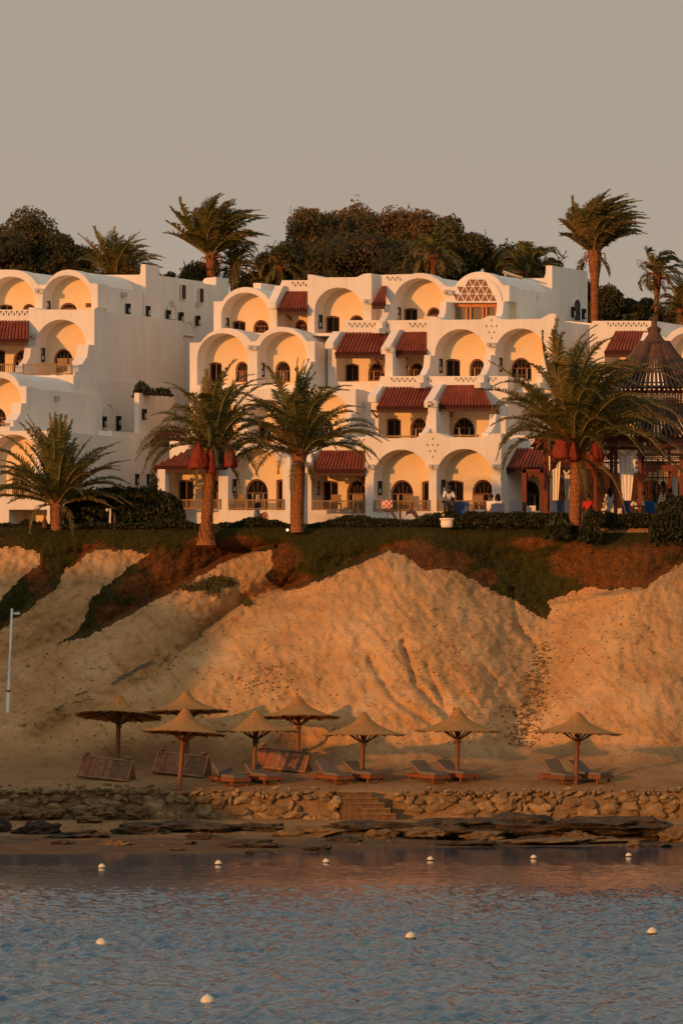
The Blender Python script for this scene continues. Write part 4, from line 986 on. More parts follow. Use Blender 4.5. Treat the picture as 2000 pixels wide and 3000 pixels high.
# ------------------------------------------------------------------ leafy trees
def leafcloud(mb, blobs, n, size, rn, mats=(0,), gap=.0, shell=.55, vert=1.0):
    tot = sum(b[1][0] * b[1][1] * b[1][2] for b in blobs)
    for c, r_, *w_ in blobs:
        k = int(n * r_[0] * r_[1] * r_[2] / tot); c = Vector(c)
        mi0 = w_[0] if w_ else None
        for _ in range(k):
            while True:
                q = Vector((rn.uniform(-1, 1), rn.uniform(-1, 1), rn.uniform(-1, 1)))
                if 0.02 < q.length <= 1: break
            l_ = q.length; q = q / l_ * (shell + (1 - shell) * l_)
            lump = noise.noise(q * 2.2 + c * .37)
            q *= 1 + .28 * lump
            p = c + Vector((q.x * r_[0], q.y * r_[1], q.z * r_[2]))
            if noise.noise(p * 1.1) < -.22 + gap - .2: continue
            a_ = Vector((rn.gauss(0, 1), rn.gauss(0, 1), rn.gauss(0, 1))).normalized(); b_ = a_.cross(Vector((rn.gauss(0, 1), rn.gauss(0, 1), rn.gauss(0, 1)))).normalized()
            s_ = size * rn.uniform(.55, 1.3)
            mi = mi0 if (mi0 is not None and rn.random() < .8) else rn.choice(mats)
            mb.add([p - a_ * s_ * .5, p + b_ * s_ * .28, p + a_ * s_ * .5, p - b_ * s_ * .28], [(0, 1, 2, 3)], mi)
def tree(px, py0, py1, w_px, Y, label, seed, n=9000, mats=('leaf_dark', 'leaf_mid', 'leaf_rust'), pick=(0, 1, 1), size=.20, zb=17.4, nb=16, group='trees behind the hotel', flat=1.0, gap=0.0, twigs=0, core=.62):
    Y += 8; rn = random.Random(seed); s_ = Y / F
    top = P(px, py0, Y); bot = P(px, py1, Y); hw = w_px * s_ / 2; hh = (top.z - bot.z) / 2; cz = (top.z + bot.z) / 2
    root = empty('tree', (top.x, Y, zb), label, 'tree', group)
    blobs = []
    for i in range(nb):
        a_ = i * 2.4; rr = math.sqrt((i + .4) / nb)
        bx = math.cos(a_) * rr * hw * .68; by = math.sin(a_) * rr * hw * .5
        bz = hh * rn.uniform(-.65, .72) * math.sqrt(max(0.1, 1 - (abs(bx) / hw) ** 1.8))
        q = rn.uniform(.34, .50)
        blobs.append(((top.x + bx, Y + by, cz + bz), (hw * q, hw * q * .9, min(hh * .55, hw * q * .95) * flat), rn.choice(pick)))
    t = MB(); t.tube([(top.x + .2, Y, zb - .2), (top.x, Y, zb + (cz - zb) * .5), (top.x + .15, Y, cz)], [.32, .24, .14], 8)
    for b_ in blobs[:8]:
        m_ = (Vector((top.x, Y, zb + (cz - zb) * .5)) + Vector(b_[0])) / 2 + Vector((0, 0, .2)); t.tube([(top.x, Y, zb + (cz - zb) * .5), m_, b_[0]], [.15, .09, .03], 5)
    t.build('trunk', 'bark', root)
    c = MB()
    if core:
        for q, b_ in enumerate(blobs): c.blob(b_[0], [v * core for v in b_[1]], 2, .35, seed + q, 3, 1.6)
    leafcloud(c, blobs, int(n * 1.6), size * .78, rn, pick, gap, .5)
    for i in range(twigs):
        b_ = rn.choice(blobs); d = Vector((rn.uniform(-1, 1), rn.uniform(-.3, .3), rn.uniform(.2, 1))).normalized(); p0 = Vector(b_[0]) + Vector((d.x * b_[1][0], 0, d.z * b_[1][2])) * .8
        leafcloud(c, [(p0 - d * .1, (.4, .4, .3)), (p0 + d * .25, (.3, .3, .26)), (p0 + d * .6, (.17, .17, .15))], 80, size * .8, rn, pick, -.3, .1)
    c.build('crown', list(mats) + ['core'], root)
    return root
K = dict(pick=(0, 1, 2, 2))
tree(55, 632, 850, 300, 306, 'big olive tree at the left edge over the hotel roof', 31, 16000, pick=(0, 1, 1, 2), twigs=16)
tree(200, 690, 850, 190, 303, 'dark green tree left of the bushy palm', 32, 8000, pick=(0, 0, 1), twigs=5)
tree(20, 700, 860, 200, 302, 'dense dark tree low at the left edge behind the first vault', 33, 7000, pick=(0, 1))
tree(915, 608, 860, 230, 306, 'rust-tinged tree, leftmost of the big central group', 34, 13000, pick=(1, 2, 2), twigs=12)
tree(1065, 578, 850, 260, 308, 'tallest rust-tinged tree crowning the central group', 35, 17000, pick=(1, 2, 2, 2), twigs=14)
tree(1195, 612, 850, 220, 307, 'rusty tree right of the tallest one in the central group', 36, 12000, pick=(1, 2, 2), twigs=10)
tree(1005, 690, 860, 330, 304, 'broad dark-bellied tree filling the foot of the central group', 37, 13000, pick=(0, 1, 2), core=.7)
tree(1285, 632, 850, 180, 306, 'olive-topped tree between the rusty trees and the dark green one', 38, 9000, pick=(1, 1, 2), twigs=8)
tree(1365, 650, 850, 170, 305, 'dark green pointed tree at the right end of the central group', 39, 10000, pick=(0, 0, 0, 1), twigs=6)
tree(1200, 700, 860, 300, 303.5, 'dark low tree behind the lattice arch', 40, 9000, pick=(0, 0, 1), core=.7)
tree(795, 732, 860, 110, 304, 'small reddish shrub tree left of the central group', 41, 5000, pick=(1, 2, 2), twigs=6, size=.17)
tree(855, 700, 860, 120, 304.6, 'loose rusty tree between the fan palm and the central group', 42, 6000, pick=(1, 2, 2), twigs=6)
tree(1490, 725, 850, 160, 308, 'olive tree behind the roof panel right of the central group', 43, 7000, pick=(0, 1, 1), twigs=6)
tree(1590, 745, 850, 110, 309, 'low dark shrub tree over the right end of the hotel roof', 44, 4000, pick=(0, 1), twigs=4)
tree(575, 775, 860, 120, 303, 'airy shrub tree under the tall windblown palm', 45, 3500, pick=(0, 1), size=.18, gap=.15, core=0, twigs=8)
tree(735, 800, 880, 120, 303, 'dark shrub tree between the small palm and the central group', 46, 4500, pick=(0, 1), twigs=6)
tree(490, 785, 850, 60, 304, 'small sparse shrub over the sloping roof edge', 47, 900, pick=(0, 1), size=.15, gap=.1, core=0, nb=6)
tree(1755, 810, 980, 150, 306, 'dark tree behind the trunk of the tallest palm', 48, 9000, pick=(0, 0, 1), twigs=6)
tree(1840, 862, 980, 130, 307, 'rounded dark tree between the two right palms', 49, 6500, pick=(0, 0, 1), twigs=5)
tree(1900, 880, 980, 110, 309, 'loose rusty-green tree behind the thin leaning palm', 50, 4000, pick=(0, 1, 2), twigs=4)
tree(1975, 905, 1000, 110, 308, 'dark tree behind the pavilion finial at the right edge', 51, 4500, pick=(0, 0, 1), twigs=4)

# ------------------------------------------------------------------ hedges and bushes
def bush(name, pts, Y, h_, d_, label, seed, n=4000, mats=('hedge', 'hedge2'), pick=(0, 0, 0, 1), size=.12, cat='hedge', group=None, zb=None, spiky=0):
    """pts: (px, py_top) control points of the skyline; grows from the ground up at depth Y"""
    rn = random.Random(seed); c = MB(); z0 = PLAT - .2 if zb is None else zb
    def topz(px): return H - (lerp_tab(px, pts) - HY) * Y / F
    x0, x1 = pts[0][0], pts[-1][0]
    k = max(3, int((x1 - x0) / 14)); core = []
    for i in range(k + 1):
        px = x0 + (x1 - x0) * i / k; zt = topz(px); X = (px - CX) * Y / F
        c.blob((X, Y, (z0 + zt) / 2 - .05), (max(.15, 10 * Y / F), d_ * .42, max(.08, (zt - z0) / 2 * .86)), 2, .25, seed + i, 2, 1.5)
    for _ in range(n):
        px = rn.uniform(x0, x1); zt = topz(px); f_ = rn.random() ** .6
        X = (px - CX) * Y / F; z = z0 + (zt - z0) * f_; yy = Y + d_ * .5 * rn.uniform(-1, 1) * (1 - .4 * f_)
        if f_ < .8 and rn.random() < .6: yy = Y - d_ * .5 * rn.uniform(.7, 1.05) * (1 - .35 * f_)
        z += rn.uniform(-.02, .08) * (1 + spiky)
        p = Vector((X, yy, z)); p += .12 * Vector((noise.noise(p * 2), noise.noise(p * 2 + Vector((5, 0, 0))), noise.noise(p * 2 + Vector((0, 9, 0)))))
        a_ = Vector((rn.gauss(0, 1), rn.gauss(0, 1), rn.gauss(0, 1) + spiky * 2)).normalized(); b_ = a_.cross(Vector((rn.gauss(0, 1), rn.gauss(0, 1), rn.gauss(0, 1)))).normalized()
        s_ = size * rn.uniform(.6, 1.3) * (1 + spiky * .5)
        c.add([p - a_ * s_ * .5, p + b_ * s_ * .3, p + a_ * s_ * .5, p - b_ * s_ * .3], [(0, 1, 2, 3)], rn.choice(pick))
    o = c.build(name, list(mats) + ['core'])
    recenter(o); tag(o, label, cat, group)
    return o
bush('hedge', [(195, 1470), (215, 1447), (260, 1440), (320, 1437), (340, 1430), (380, 1434), (440, 1436), (500, 1452), (528, 1480), (540, 1510)], 273.2, 1.4, 2.2, 'large dark bush mound beside the short thick palm', 61, 12000, size=.15, cat='bush', spiky=.5)
bush('hedge', [(-40, 1540), (0, 1540), (30, 1538), (45, 1548)], 272, .3, .8, 'low clipped hedge at the left edge before the garage', 62, 1200)
bush('hedge', [(58, 1542), (75, 1530), (110, 1530), (138, 1540)], 272.3, .4, .8, 'small hedge left of the short thick palm', 63, 1400)
bush('hedge', [(185, 1545), (260, 1536), (340, 1538), (440, 1538), (505, 1525), (560, 1535), (585, 1545)], 271.6, .4, .9, 'long low hedge below the large bush mound', 64, 5000)
bush('hedge', [(640, 1540), (680, 1535), (720, 1524), (760, 1520), (800, 1528), (845, 1540)], 272.0, .5, .9, 'rounded hedge between the two arch-side palms', 65, 3800)
bush('hedge', [(905, 1540), (960, 1528), (1010, 1516), (1060, 1515), (1120, 1524), (1170, 1528), (1225, 1526), (1240, 1512), (1290, 1505)], 272.0, .6, .9, 'hedge running from the right arch-side palm to the white planter', 66, 7000)
bush('hedge', [(1322, 1508), (1400, 1505), (1500, 1504), (1600, 1506), (1680, 1505)], 271.2, .8, .8, 'long clipped hedge in front of the dining guests', 67, 8000, pick=(0, 0, 0, 0, 1))
bush('hedge', [(1740, 1504), (1800, 1506), (1912, 1505)], 271.4, .8, .8, 'clipped hedge right of the large palm before the pavilion', 68, 4500, pick=(0, 0, 0, 0, 1))
bush('bush', [(1905, 1530), (1925, 1480), (1960, 1462), (2010, 1455), (2080, 1465)], 270.6, 1.5, 1.8, 'leafy bush at the right edge of the terrace', 69, 6500, size=.14, cat='bush', zb=12.6)
bush('bush', [(1600, 1560), (1612, 1535), (1630, 1520), (1655, 1540), (1665, 1560)], 270.1, .6, .6, 'small pale succulent left of the large palm foot', 70, 700, cat='plant', pick=(0, 1, 1), size=.2, spiky=1.2, zb=13.0)
bush('bush', [(1700, 1560), (1712, 1525), (1728, 1500), (1742, 1520), (1752, 1560)], 270.0, .8, .6, 'spiky plant right of the large palm foot', 71, 900, cat='plant', pick=(0, 1, 1), size=.22, spiky=1.2, zb=12.8)
bush('bush', [(394, 1160), (404, 1130), (416, 1118), (428, 1138), (440, 1146), (500, 1152)], YL1 + 8.6, .8, .8, 'spiky greenery on the flat annex roof beside the long side wall', 72, 200, cat='plant', size=.13, spiky=1.5, zb=H + (HY - 1156) * 291 / F)
bush('bush', [(435, 1440), (445, 1395), (452, 1380), (460, 1400), (464, 1440)], 286.2, .8, .5, 'slim dark shrub in the gap between the two hotel blocks', 73, 900, cat='bush', zb=PLAT)
bush('bush', [(1385, 962), (1400, 940), (1420, 930), (1432, 945), (1440, 962)], 303, .8, .5, 'unused', 74, 10) if False else None
bush('bush', [(1815, 965), (1825, 925), (1850, 918), (1870, 935), (1880, 965)], 305, .6, .6, 'yellow-green bush over the right parapet', 75, 1500, cat='bush', pick=(1,), size=.16, zb=17.5, mats=('leaf_mid', 'frond_dry'))

# small plants on the sandy slope
def slope_plant(pts, label, seed, n, size=.13):
    rn = random.Random(seed); c = MB()
    for (px, py, w_, h_) in pts:
        for _ in range(n // len(pts)):
            x_, y_ = px + rn.gauss(0, w_ * .45), py + rn.gauss(0, h_ * .45); g = groundP(x_, y_); p = g + Vector((0, -.06, rn.uniform(0, .16)))
            a_ = Vector((rn.gauss(0, 1), rn.gauss(0, .6), rn.gauss(0, .6))).normalized(); b_ = a_.cross(Vector((0, 1, .3))).normalized(); s_ = size * rn.uniform(.5, 1.3)
            c.add([p - a_ * s_ * .5, p + b_ * s_ * .3, p + a_ * s_ * .5, p - b_ * s_ * .3], [(0, 1, 2, 3)], rn.choice((0, 1, 1)))
    o = c.build('creeping_shrub', ['hedge2', 'leaf_mid']); recenter(o); return tag(o, label, 'shrub')
slope_plant([(640, 1705, 45, 10), (600, 1720, 45, 12), (625, 1730, 22, 18), (560, 1728, 30, 5), (665, 1712, 20, 9)], 'creeping olive shrub sprawling on the sunlit sand patch', 81, 1500)
slope_plant([(724, 1770, 16, 7)], 'little dark shrub alone on the sand below the sprawling one', 82, 260)

# vegetation tufts: countless ground cover
rn = random.Random(5); c = MB(); cnt = 0
while cnt < 12000:
    px, py = rn.uniform(-60, 2060), rn.uniform(1548, 1890)
    if py > 1700 and rn.random() < .3: pass
    if veg(px, py) < .5: continue
    br = brown(px, py) + rn.uniform(-.25, .25); g = groundP(px, py); cnt += 1
    a_ = Vector((rn.gauss(0, .7), rn.gauss(0, .4) - .5, abs(rn.gauss(0, .8)) + .25)).normalized(); b_ = a_.cross(Vector((rn.gauss(0, .3), 1, 0))).normalized()
    s_ = rn.uniform(.04, .11); p = g + Vector((0, -.02, 0))
    c.add([p - b_ * s_ * .25, p + b_ * s_ * .25, p + a_ * s_], [(0, 1, 2)], (2 if rn.random() < .7 else 1) if br > .40 else rn.choice((0, 0, 0, 1)))
M['scrub'] = mat('dry_scrub', (.13, .048, .013), .9, rand=.5)
M['grass'] = mat('grass_blade', (.030, .030, .006), .8, rand=.5)
q_ = 0
while q_ < 1100:
    px, py = rn.uniform(-60, 2060), rn.uniform(1600, 1900)
    if veg(px, py) > .5 or veg(px - rn.uniform(-8, 8), py - rn.uniform(3, 22)) < .5: continue
    g = groundP(px, py); q_ += 1; a_ = Vector((rn.gauss(0, .7), -.3, abs(rn.gauss(0, .8)) + .1)).normalized(); b_ = a_.cross(Vector((rn.gauss(0, .3), 1, 0))).normalized(); s_ = rn.uniform(.03, .08)
    c.add([g - b_ * s_ * .25, g + b_ * s_ * .25, g + a_ * s_], [(0, 1, 2)], rn.choice((2, 2, 1)))
tag(c.build('ground_cover', ['grass', 'hedge2', 'scrub']), 'short green and rust-brown growth covering the top of the slope', 'ground cover', kind='stuff')
M['step_dark'] = mat('step_riser', (.11, .06, .03), .95, c2=(.17, .10, .05), scale=4, bump=.6, bscale=10)
# ------------------------------------------------------------------ beach: thatched umbrellas
def make_umbrella(tilt=0.0, r_=1.76, drop=.0):
    root = empty('beach_umbrella', (0, 0, 0), None, 'umbrella', 'thatched umbrellas on the beach')
    return root
def umbrella(pxb, pyb, pxt, pyt, prim, rad_px, label, seed, tx=0.0, ty=0.0):
    g = groundP(pxb, pyb); Y = g.y; s_ = Y / F
    root = empty('beach_umbrella', g, label, 'umbrella', 'thatched umbrellas on the beach')
    rn = random.Random(seed)
    zr = H - (prim - HY) * s_; zt = H - (pyt - HY) * s_; hh = zt - zr; rr = rad_px * s_; X = (pxt - CX) * s_
    c = Vector((X, Y, zr))
    m = MB(); m.tube([g - Vector((0, 0, .2)), g + (c - g) * .5, c + Vector((0, 0, hh * .6))], [.105, .095, .085], 12)
    m.tube([c - Vector((0, 0, .50)), c - Vector((0, 0, .42))], .13, 12); m.build('pole', 'pole', root, smooth=True)
    rot = Matrix.Rotation(R(tx), 3, 'X') @ Matrix.Rotation(R(ty), 3, 'Y')
    prof = [(0.0, 1.0), (.04, .985), (.085, .90), (.14, .76), (.22, .58), (.34, .42), (.48, .29), (.64, .17), (.82, .065), (1.0, 0.0), (1.0, -.035), (.8, .02), (.5, .2), (.2, .45), (.02, .7)]
    m = MB(); m.lathe((0, 0, 0), [(a_ * rr, b_ * hh) for a_, b_ in prof], 40, 0, .035, seed)
    # loose straw fringe round the rim
    for k in range(260):
        a_ = rn.uniform(0, 2 * math.pi); e = rr * rn.uniform(.96, 1.0); p = Vector((math.cos(a_) * e, math.sin(a_) * e, rn.uniform(-.03, .03))); o_ = Vector((math.cos(a_), math.sin(a_), 0)); s2 = Vector((-o_.y, o_.x, 0))
        m.add([p - s2 * .03, p + s2 * .03, p + o_ * rn.uniform(.04, .16) - Vector((0, 0, rn.uniform(.02, .10)))], [(0, 1, 2)])
    for k in range(60):
        a_ = rn.uniform(0, 2 * math.pi); t_ = rn.uniform(.1, .9); i = min(len(prof) - 7, int(t_ * 9)); 
        q0 = prof[i]; p = Vector((math.cos(a_) * q0[0] * rr, math.sin(a_) * q0[0] * rr, q0[1] * hh + .015)); o_ = Vector((math.cos(a_), math.sin(a_), -.4)); s2 = Vector((-o_.y, o_.x, 0)).normalized()
        m.add([p - s2 * .02, p + s2 * .02, p + o_ * .14 + Vector((0, 0, .02))], [(0, 1, 2)])
    m.v = [tuple(rot @ Vector(v) + c) for v in m.v]; m.build('canopy', 'thatch', root)
    m = MB()
    for k in range(8):
        a_ = k * math.pi / 4 + .2; o_ = rot @ Vector((math.cos(a_) * rr * .97, math.sin(a_) * rr * .97, -.03)); i_ = rot @ Vector((math.cos(a_) * rr * .48, math.sin(a_) * rr * .48, .13 * hh))
        m.bar(c + o_ - Vector((0, 0, .05)), c + rot @ Vector((0, 0, hh * .30)), .04)
        m.bar(c + i_, c + Vector((0, 0, -.42)), .04)
    m.build('rib', 'darkwood', root)
umbrella(345, 2235, 349, 2037, 2097, 125, 'thatched umbrella furthest left, over the first leaned loungers', 1, tx=-7, ty=2)
umbrella(548, 2225, 546, 2024, 2084, 124, 'thatched umbrella set back behind the front left one', 2, tx=-3, ty=-1)
umbrella(523, 2319, 540, 2071, 2146, 122, 'thatched umbrella on the wall edge with an orange leaning pole', 3, tx=-3, ty=3)
umbrella(742, 2288, 750, 2080, 2140, 124, 'thatched umbrella over the first laid-out loungers', 4)
umbrella(873, 2214, 874, 2038, 2100, 121, 'rear thatched umbrella beside the third leaned loungers, high and level', 5, tx=-3)
umbrella(1058, 2282, 1065, 2086, 2151, 124, 'thatched umbrella left of the stone steps, over the second laid-out pair', 6)
umbrella(1338, 2285, 1340, 2074, 2140, 126, 'thatched umbrella right of the stone steps', 7, ty=1)
umbrella(1685, 2299, 1691, 2087, 2146, 130, 'thatched umbrella furthest right', 8, ty=2)

# ------------------------------------------------------------------ loungers
def lounger(px, py, rz, label, back=42, red='orangewood', L_=2.05, wd=.76):
    g = groundP(px, py); root = empty('sun_lounger', g + Vector((0, 0, .0)), label, 'sun lounger', 'wooden loungers laid out under the umbrellas')
    root.rotation_euler = (.03, .05, rz)
    def T(mb, name, m, smooth=False):
        # built around the origin; not offset by the parent
        me_root = root; loc = Vector(root.location); mb.v = [tuple(Vector(v) + loc) for v in mb.v]; return mb.build(name, m, root, smooth)
    f = MB(); hz = .23
    for s_ in (-1, 1): f.box((0, s_ * wd / 2, hz - .02), (L_, .05, .14))
    for x_ in (-L_ / 2, L_ / 2): f.box((x_ + (-.03 if x_ > 0 else .03), 0, hz - .02), (.05, wd, .13))
    for i in range(11): f.box((-.1 + i * .105, 0, hz + .045), (.085, wd - .06, .02))
    T(f, 'frame', red)
    for x_ in (-L_ * .40, L_ * .40):
        for s_ in (-1, 1): f = MB(); f.box((x_, s_ * (wd / 2 - .03), hz / 2 - .06), (.10, .06, hz)); T(f, 'leg', red)
    a_ = R(back - 13); hx = -.18; bl = .80; ux = -math.cos(a_); uz = math.sin(a_)
    b = MB()
    for s_ in (-1, 1): b.bar((hx, s_ * wd * .42, hz + .04), (hx + ux * bl, s_ * wd * .42, hz + .04 + uz * bl), .05, .06)
    for i in range(8): q = .06 + i * .105; b.box((hx + ux * q, 0, hz + .05 + uz * q), (.085, wd - .1, .02), Matrix.Rotation(a_, 3, 'Y'))
    b.bar((hx + ux * bl * .6, .0, hz + uz * bl * .6), (hx - .5, 0, hz), .04); T(b, 'backrest', red)
    c = MB(); th = .11
    pts = [(L_ / 2 - .05, hz + .06), (hx + .02, hz + .06), (hx + ux * (bl + .02), hz + .06 + uz * (bl + .02))]
    up = [(L_ / 2 - .05, hz + .06 + th), (hx + .04, hz + .06 + th), (hx + ux * (bl + .02) + uz * th, hz + .06 + uz * (bl + .02) - ux * th)]
    w2 = wd / 2 - .03; vs_ = [(x_, y_, z_) for y_ in (-w2, w2) for x_, z_ in pts + up[::-1]]
    c.add(vs_, [(0, 1, 4, 5), (1, 2, 3, 4), (6, 11, 10, 7), (7, 10, 9, 8)] + [(i, (i + 1) % 6, 6 + (i + 1) % 6, 6 + i) for i in range(6)])
    T(c, 'cushion', 'cushion')
LG = [(672, 2296, -.20, 'orange lounger with grey cushion, front left one of the pair nearest the leaned loungers'), (765, 2291, -.18, 'lounger with raised back beside the pole, rear right one of the first laid-out pair'),
      (975, 2290, -.22, 'red-framed lounger with raised back just left of the stone steps'), (1062, 2286, -.10, 'low dark lounger behind the second umbrella pole, left of the steps'),
      (1255, 2288, -.16, 'lounger with grey cushion in the pair right of the steps, left one'), (1335, 2284, -.14, 'lounger half hidden by the pole right of the steps, right one of its pair'),
      (1640, 2290, -.26, 'brown lounger at the far right umbrella, left of its pole'), (1722, 2288, .05, 'last lounger at the right, right of the far right pole')]
for i, (x_, y_, r_, l_) in enumerate(LG): lounger(x_, y_, r_ - .82, l_, back=(48, 46, 50, 40, 44, 40, 52, 46)[i], red='orangewood' if i < 6 else 'pole')
def leaned(px, py, rz, label, front, seed):
    """lounger stood on its long side and leaned against its twin: ridge along x"""
    g = groundP(px, py); rn = random.Random(seed)
    root = empty('folded_lounger', g, label, 'sun lounger', 'loungers leaned together in pairs'); root.rotation_euler = (0, .10, rz - .25)
    loc = Vector(root.location); s_ = -1 if front else 1; L_ = 2.25; hgt = .86; foot = .42; lean = Vector((0, -s_ * foot, hgt)).normalized()
    base = Vector((0, s_ * foot, 0)); n_ = Vector((0, s_ * hgt, foot)).normalized()
    rot = Matrix((Vector((1, 0, 0)), lean, n_)).transposed()
    ln = math.hypot(foot, hgt)
    def T(mb, name, m): mb.v = [tuple(Vector(v) + loc) for v in mb.v]; return mb.build(name, m, root)
    f = MB()
    for q in (.03, ln - .03): f.box(base + lean * q, (L_, .07, .13), rot)
    for x_ in (-L_ / 2, L_ / 2): f.box(base + lean * ln / 2 + Vector((x_, 0, 0)), (.06, ln, .13), rot)
    T(f, 'frame', 'slat')
    for j, (xa, xb) in enumerate(((-L_ / 2, -L_ * .18), (-L_ * .18, L_ / 2))):
        sl = MB(); k = int((xb - xa) / .088)
        for i in range(k): sl.box(base + lean * ln / 2 + n_ * .03 + Vector((xa + (xb - xa) * (i + .5) / k, 0, 0)), (.062, ln * .9, .022), rot)
        T(sl, 'slat_panel', 'slat2' if j == 0 else 'slat')
    for x_ in (-L_ * .42, L_ * .40): f = MB(); f.box(base + lean * (ln + .05) + n_ * .10 + Vector((x_, 0, 0)), (.13, .10, .24), rot); T(f, 'leg', 'slat')
for (px, py, rz, nm) in ((312, 2282, -.13, 'under the far left umbrella'), (533, 2270, -.13, 'behind the wall-edge umbrella pole'), (828, 2256, -.11, 'beside the rear high umbrella')):
    g = groundP(px, py)
    leaned(px, py, rz, 'slatted lounger leaned up ' + nm + ', seaward one', True, px)
    o = leaned(px, py, rz, 'slatted lounger leaned up ' + nm + ', hillward twin', False, px + 1)

# ------------------------------------------------------------------ retaining wall and steps
rn = random.Random(44)
def wall_piece(x0, x1, label, top=2316, bot=2396, big=0.0):
    root = empty('retaining_wall', P((x0 + x1) / 2, bot, 250), label, 'stone wall')
    m = MB(); Yw = 250.05; zt = XZ(0, top + 3, Yw)[1]; zb = XZ(0, bot + 12, Yw)[1]; a_ = XZ(x0, 0, Yw)[0]; b_ = XZ(x1, 0, Yw)[0]
    k = int((b_ - a_) / .25); vs_ = []
    for i in range(k + 1):
        for j in range(7):
            x_ = a_ + (b_ - a_) * i / k; z_ = zb + (zt - zb) * j / 6
            vs_.append((x_, Yw + .06 * noise.noise(Vector((x_ * 2, z_ * 2, 0))) + (.0 if j else -.15), z_))
    for i in range(k + 1): vs_.append((a_ + (b_ - a_) * i / k, Yw + .75, zt + .02))
    m.add(vs_, [(i * 7 + j, (i + 1) * 7 + j, (i + 1) * 7 + j + 1, i * 7 + j + 1) for i in range(k) for j in range(6)] + [(i * 7 + 6, (i + 1) * 7 + 6, (k + 1) * 7 + i + 1, (k + 1) * 7 + i) for i in range(k)])
    m.build('mortar_bed', 'mortar', root, smooth=True)
    m = MB(); x_ = x0
    rows = [(top + 2, 11), (top + 14, 15), (top + 31, 24), (top + 54, 32), (bot - 3, 26)]
    for (yy, sz) in rows:
        x_ = x0 + rn.uniform(0, 10)
        while x_ < x1:
            w_ = sz * rn.uniform(.45, 2.4)
            if rn.random() < .80:
                p = P(x_ + w_ / 2, yy + rn.uniform(-9, 9), 249.98 + rn.uniform(-.05, .05)); s_ = 250 / F
                m.blob(p, (w_ * s_ * .52, rn.uniform(.10, .17), sz * s_ * rn.uniform(.36, .66)), 2, .55, rn.random() * 50, 0, 2.0, rot=Matrix.Rotation(rn.uniform(-.35, .35), 3, 'Y'))
            x_ += w_ * rn.uniform(.92, 1.08)
    m.build('stonework', 'stone', root)
wall_piece(440, 975, 'rubble stone retaining wall left of the steps'); wall_piece(1150, 2120, 'rubble stone retaining wall right of the steps')
wall_piece(-60, 440, 'rough rubble wall at the far left merging into boulders', top=2312, bot=2392)
st = empty('stone_steps', P(1060, 2395, 249.8), 'pale stone steps descending from the beach through the wall', 'steps')
for i in range(5):
    yy = 2320 + i * 15.5; Yf = 250.15 - i * .22; a_ = P(978 + i * 20, yy, Yf); b_ = P(1092 + i * 17, yy, Yf)
    for nm_, mm_, z0_, z1_, pr_ in (('tread', 'rock', 0, -.075, .07), ('riser', 'step_dark', -.075, -.9, 0)):
        m = MB(); nseg = 16; vs_ = []
        for k in range(nseg + 1):
            x_ = a_.x + (b_.x - a_.x) * k / nseg; j1 = .035 * noise.noise(Vector((k * .7, i * 3.1, pr_ * 9))); j2 = .02 * noise.noise(Vector((k * .9, i * 5.3, 1)))
            vs_ += [(x_, Yf + .9, a_.z + z0_ + j2), (x_, Yf - pr_ + j1, a_.z + z0_ + j2), (x_, Yf - pr_ + j1, a_.z + z1_ + j2 * .5), (x_, Yf + .9, a_.z + z1_)]
        m.add(vs_, [(k * 4 + j, (k + 1) * 4 + j, (k + 1) * 4 + (j + 1) % 4, k * 4 + (j + 1) % 4) for k in range(nseg) for j in range(4)] + [(0, 1, 2, 3), (nseg * 4 + 3, nseg * 4 + 2, nseg * 4 + 1, nseg * 4)])
        m.build(nm_, mm_, st)
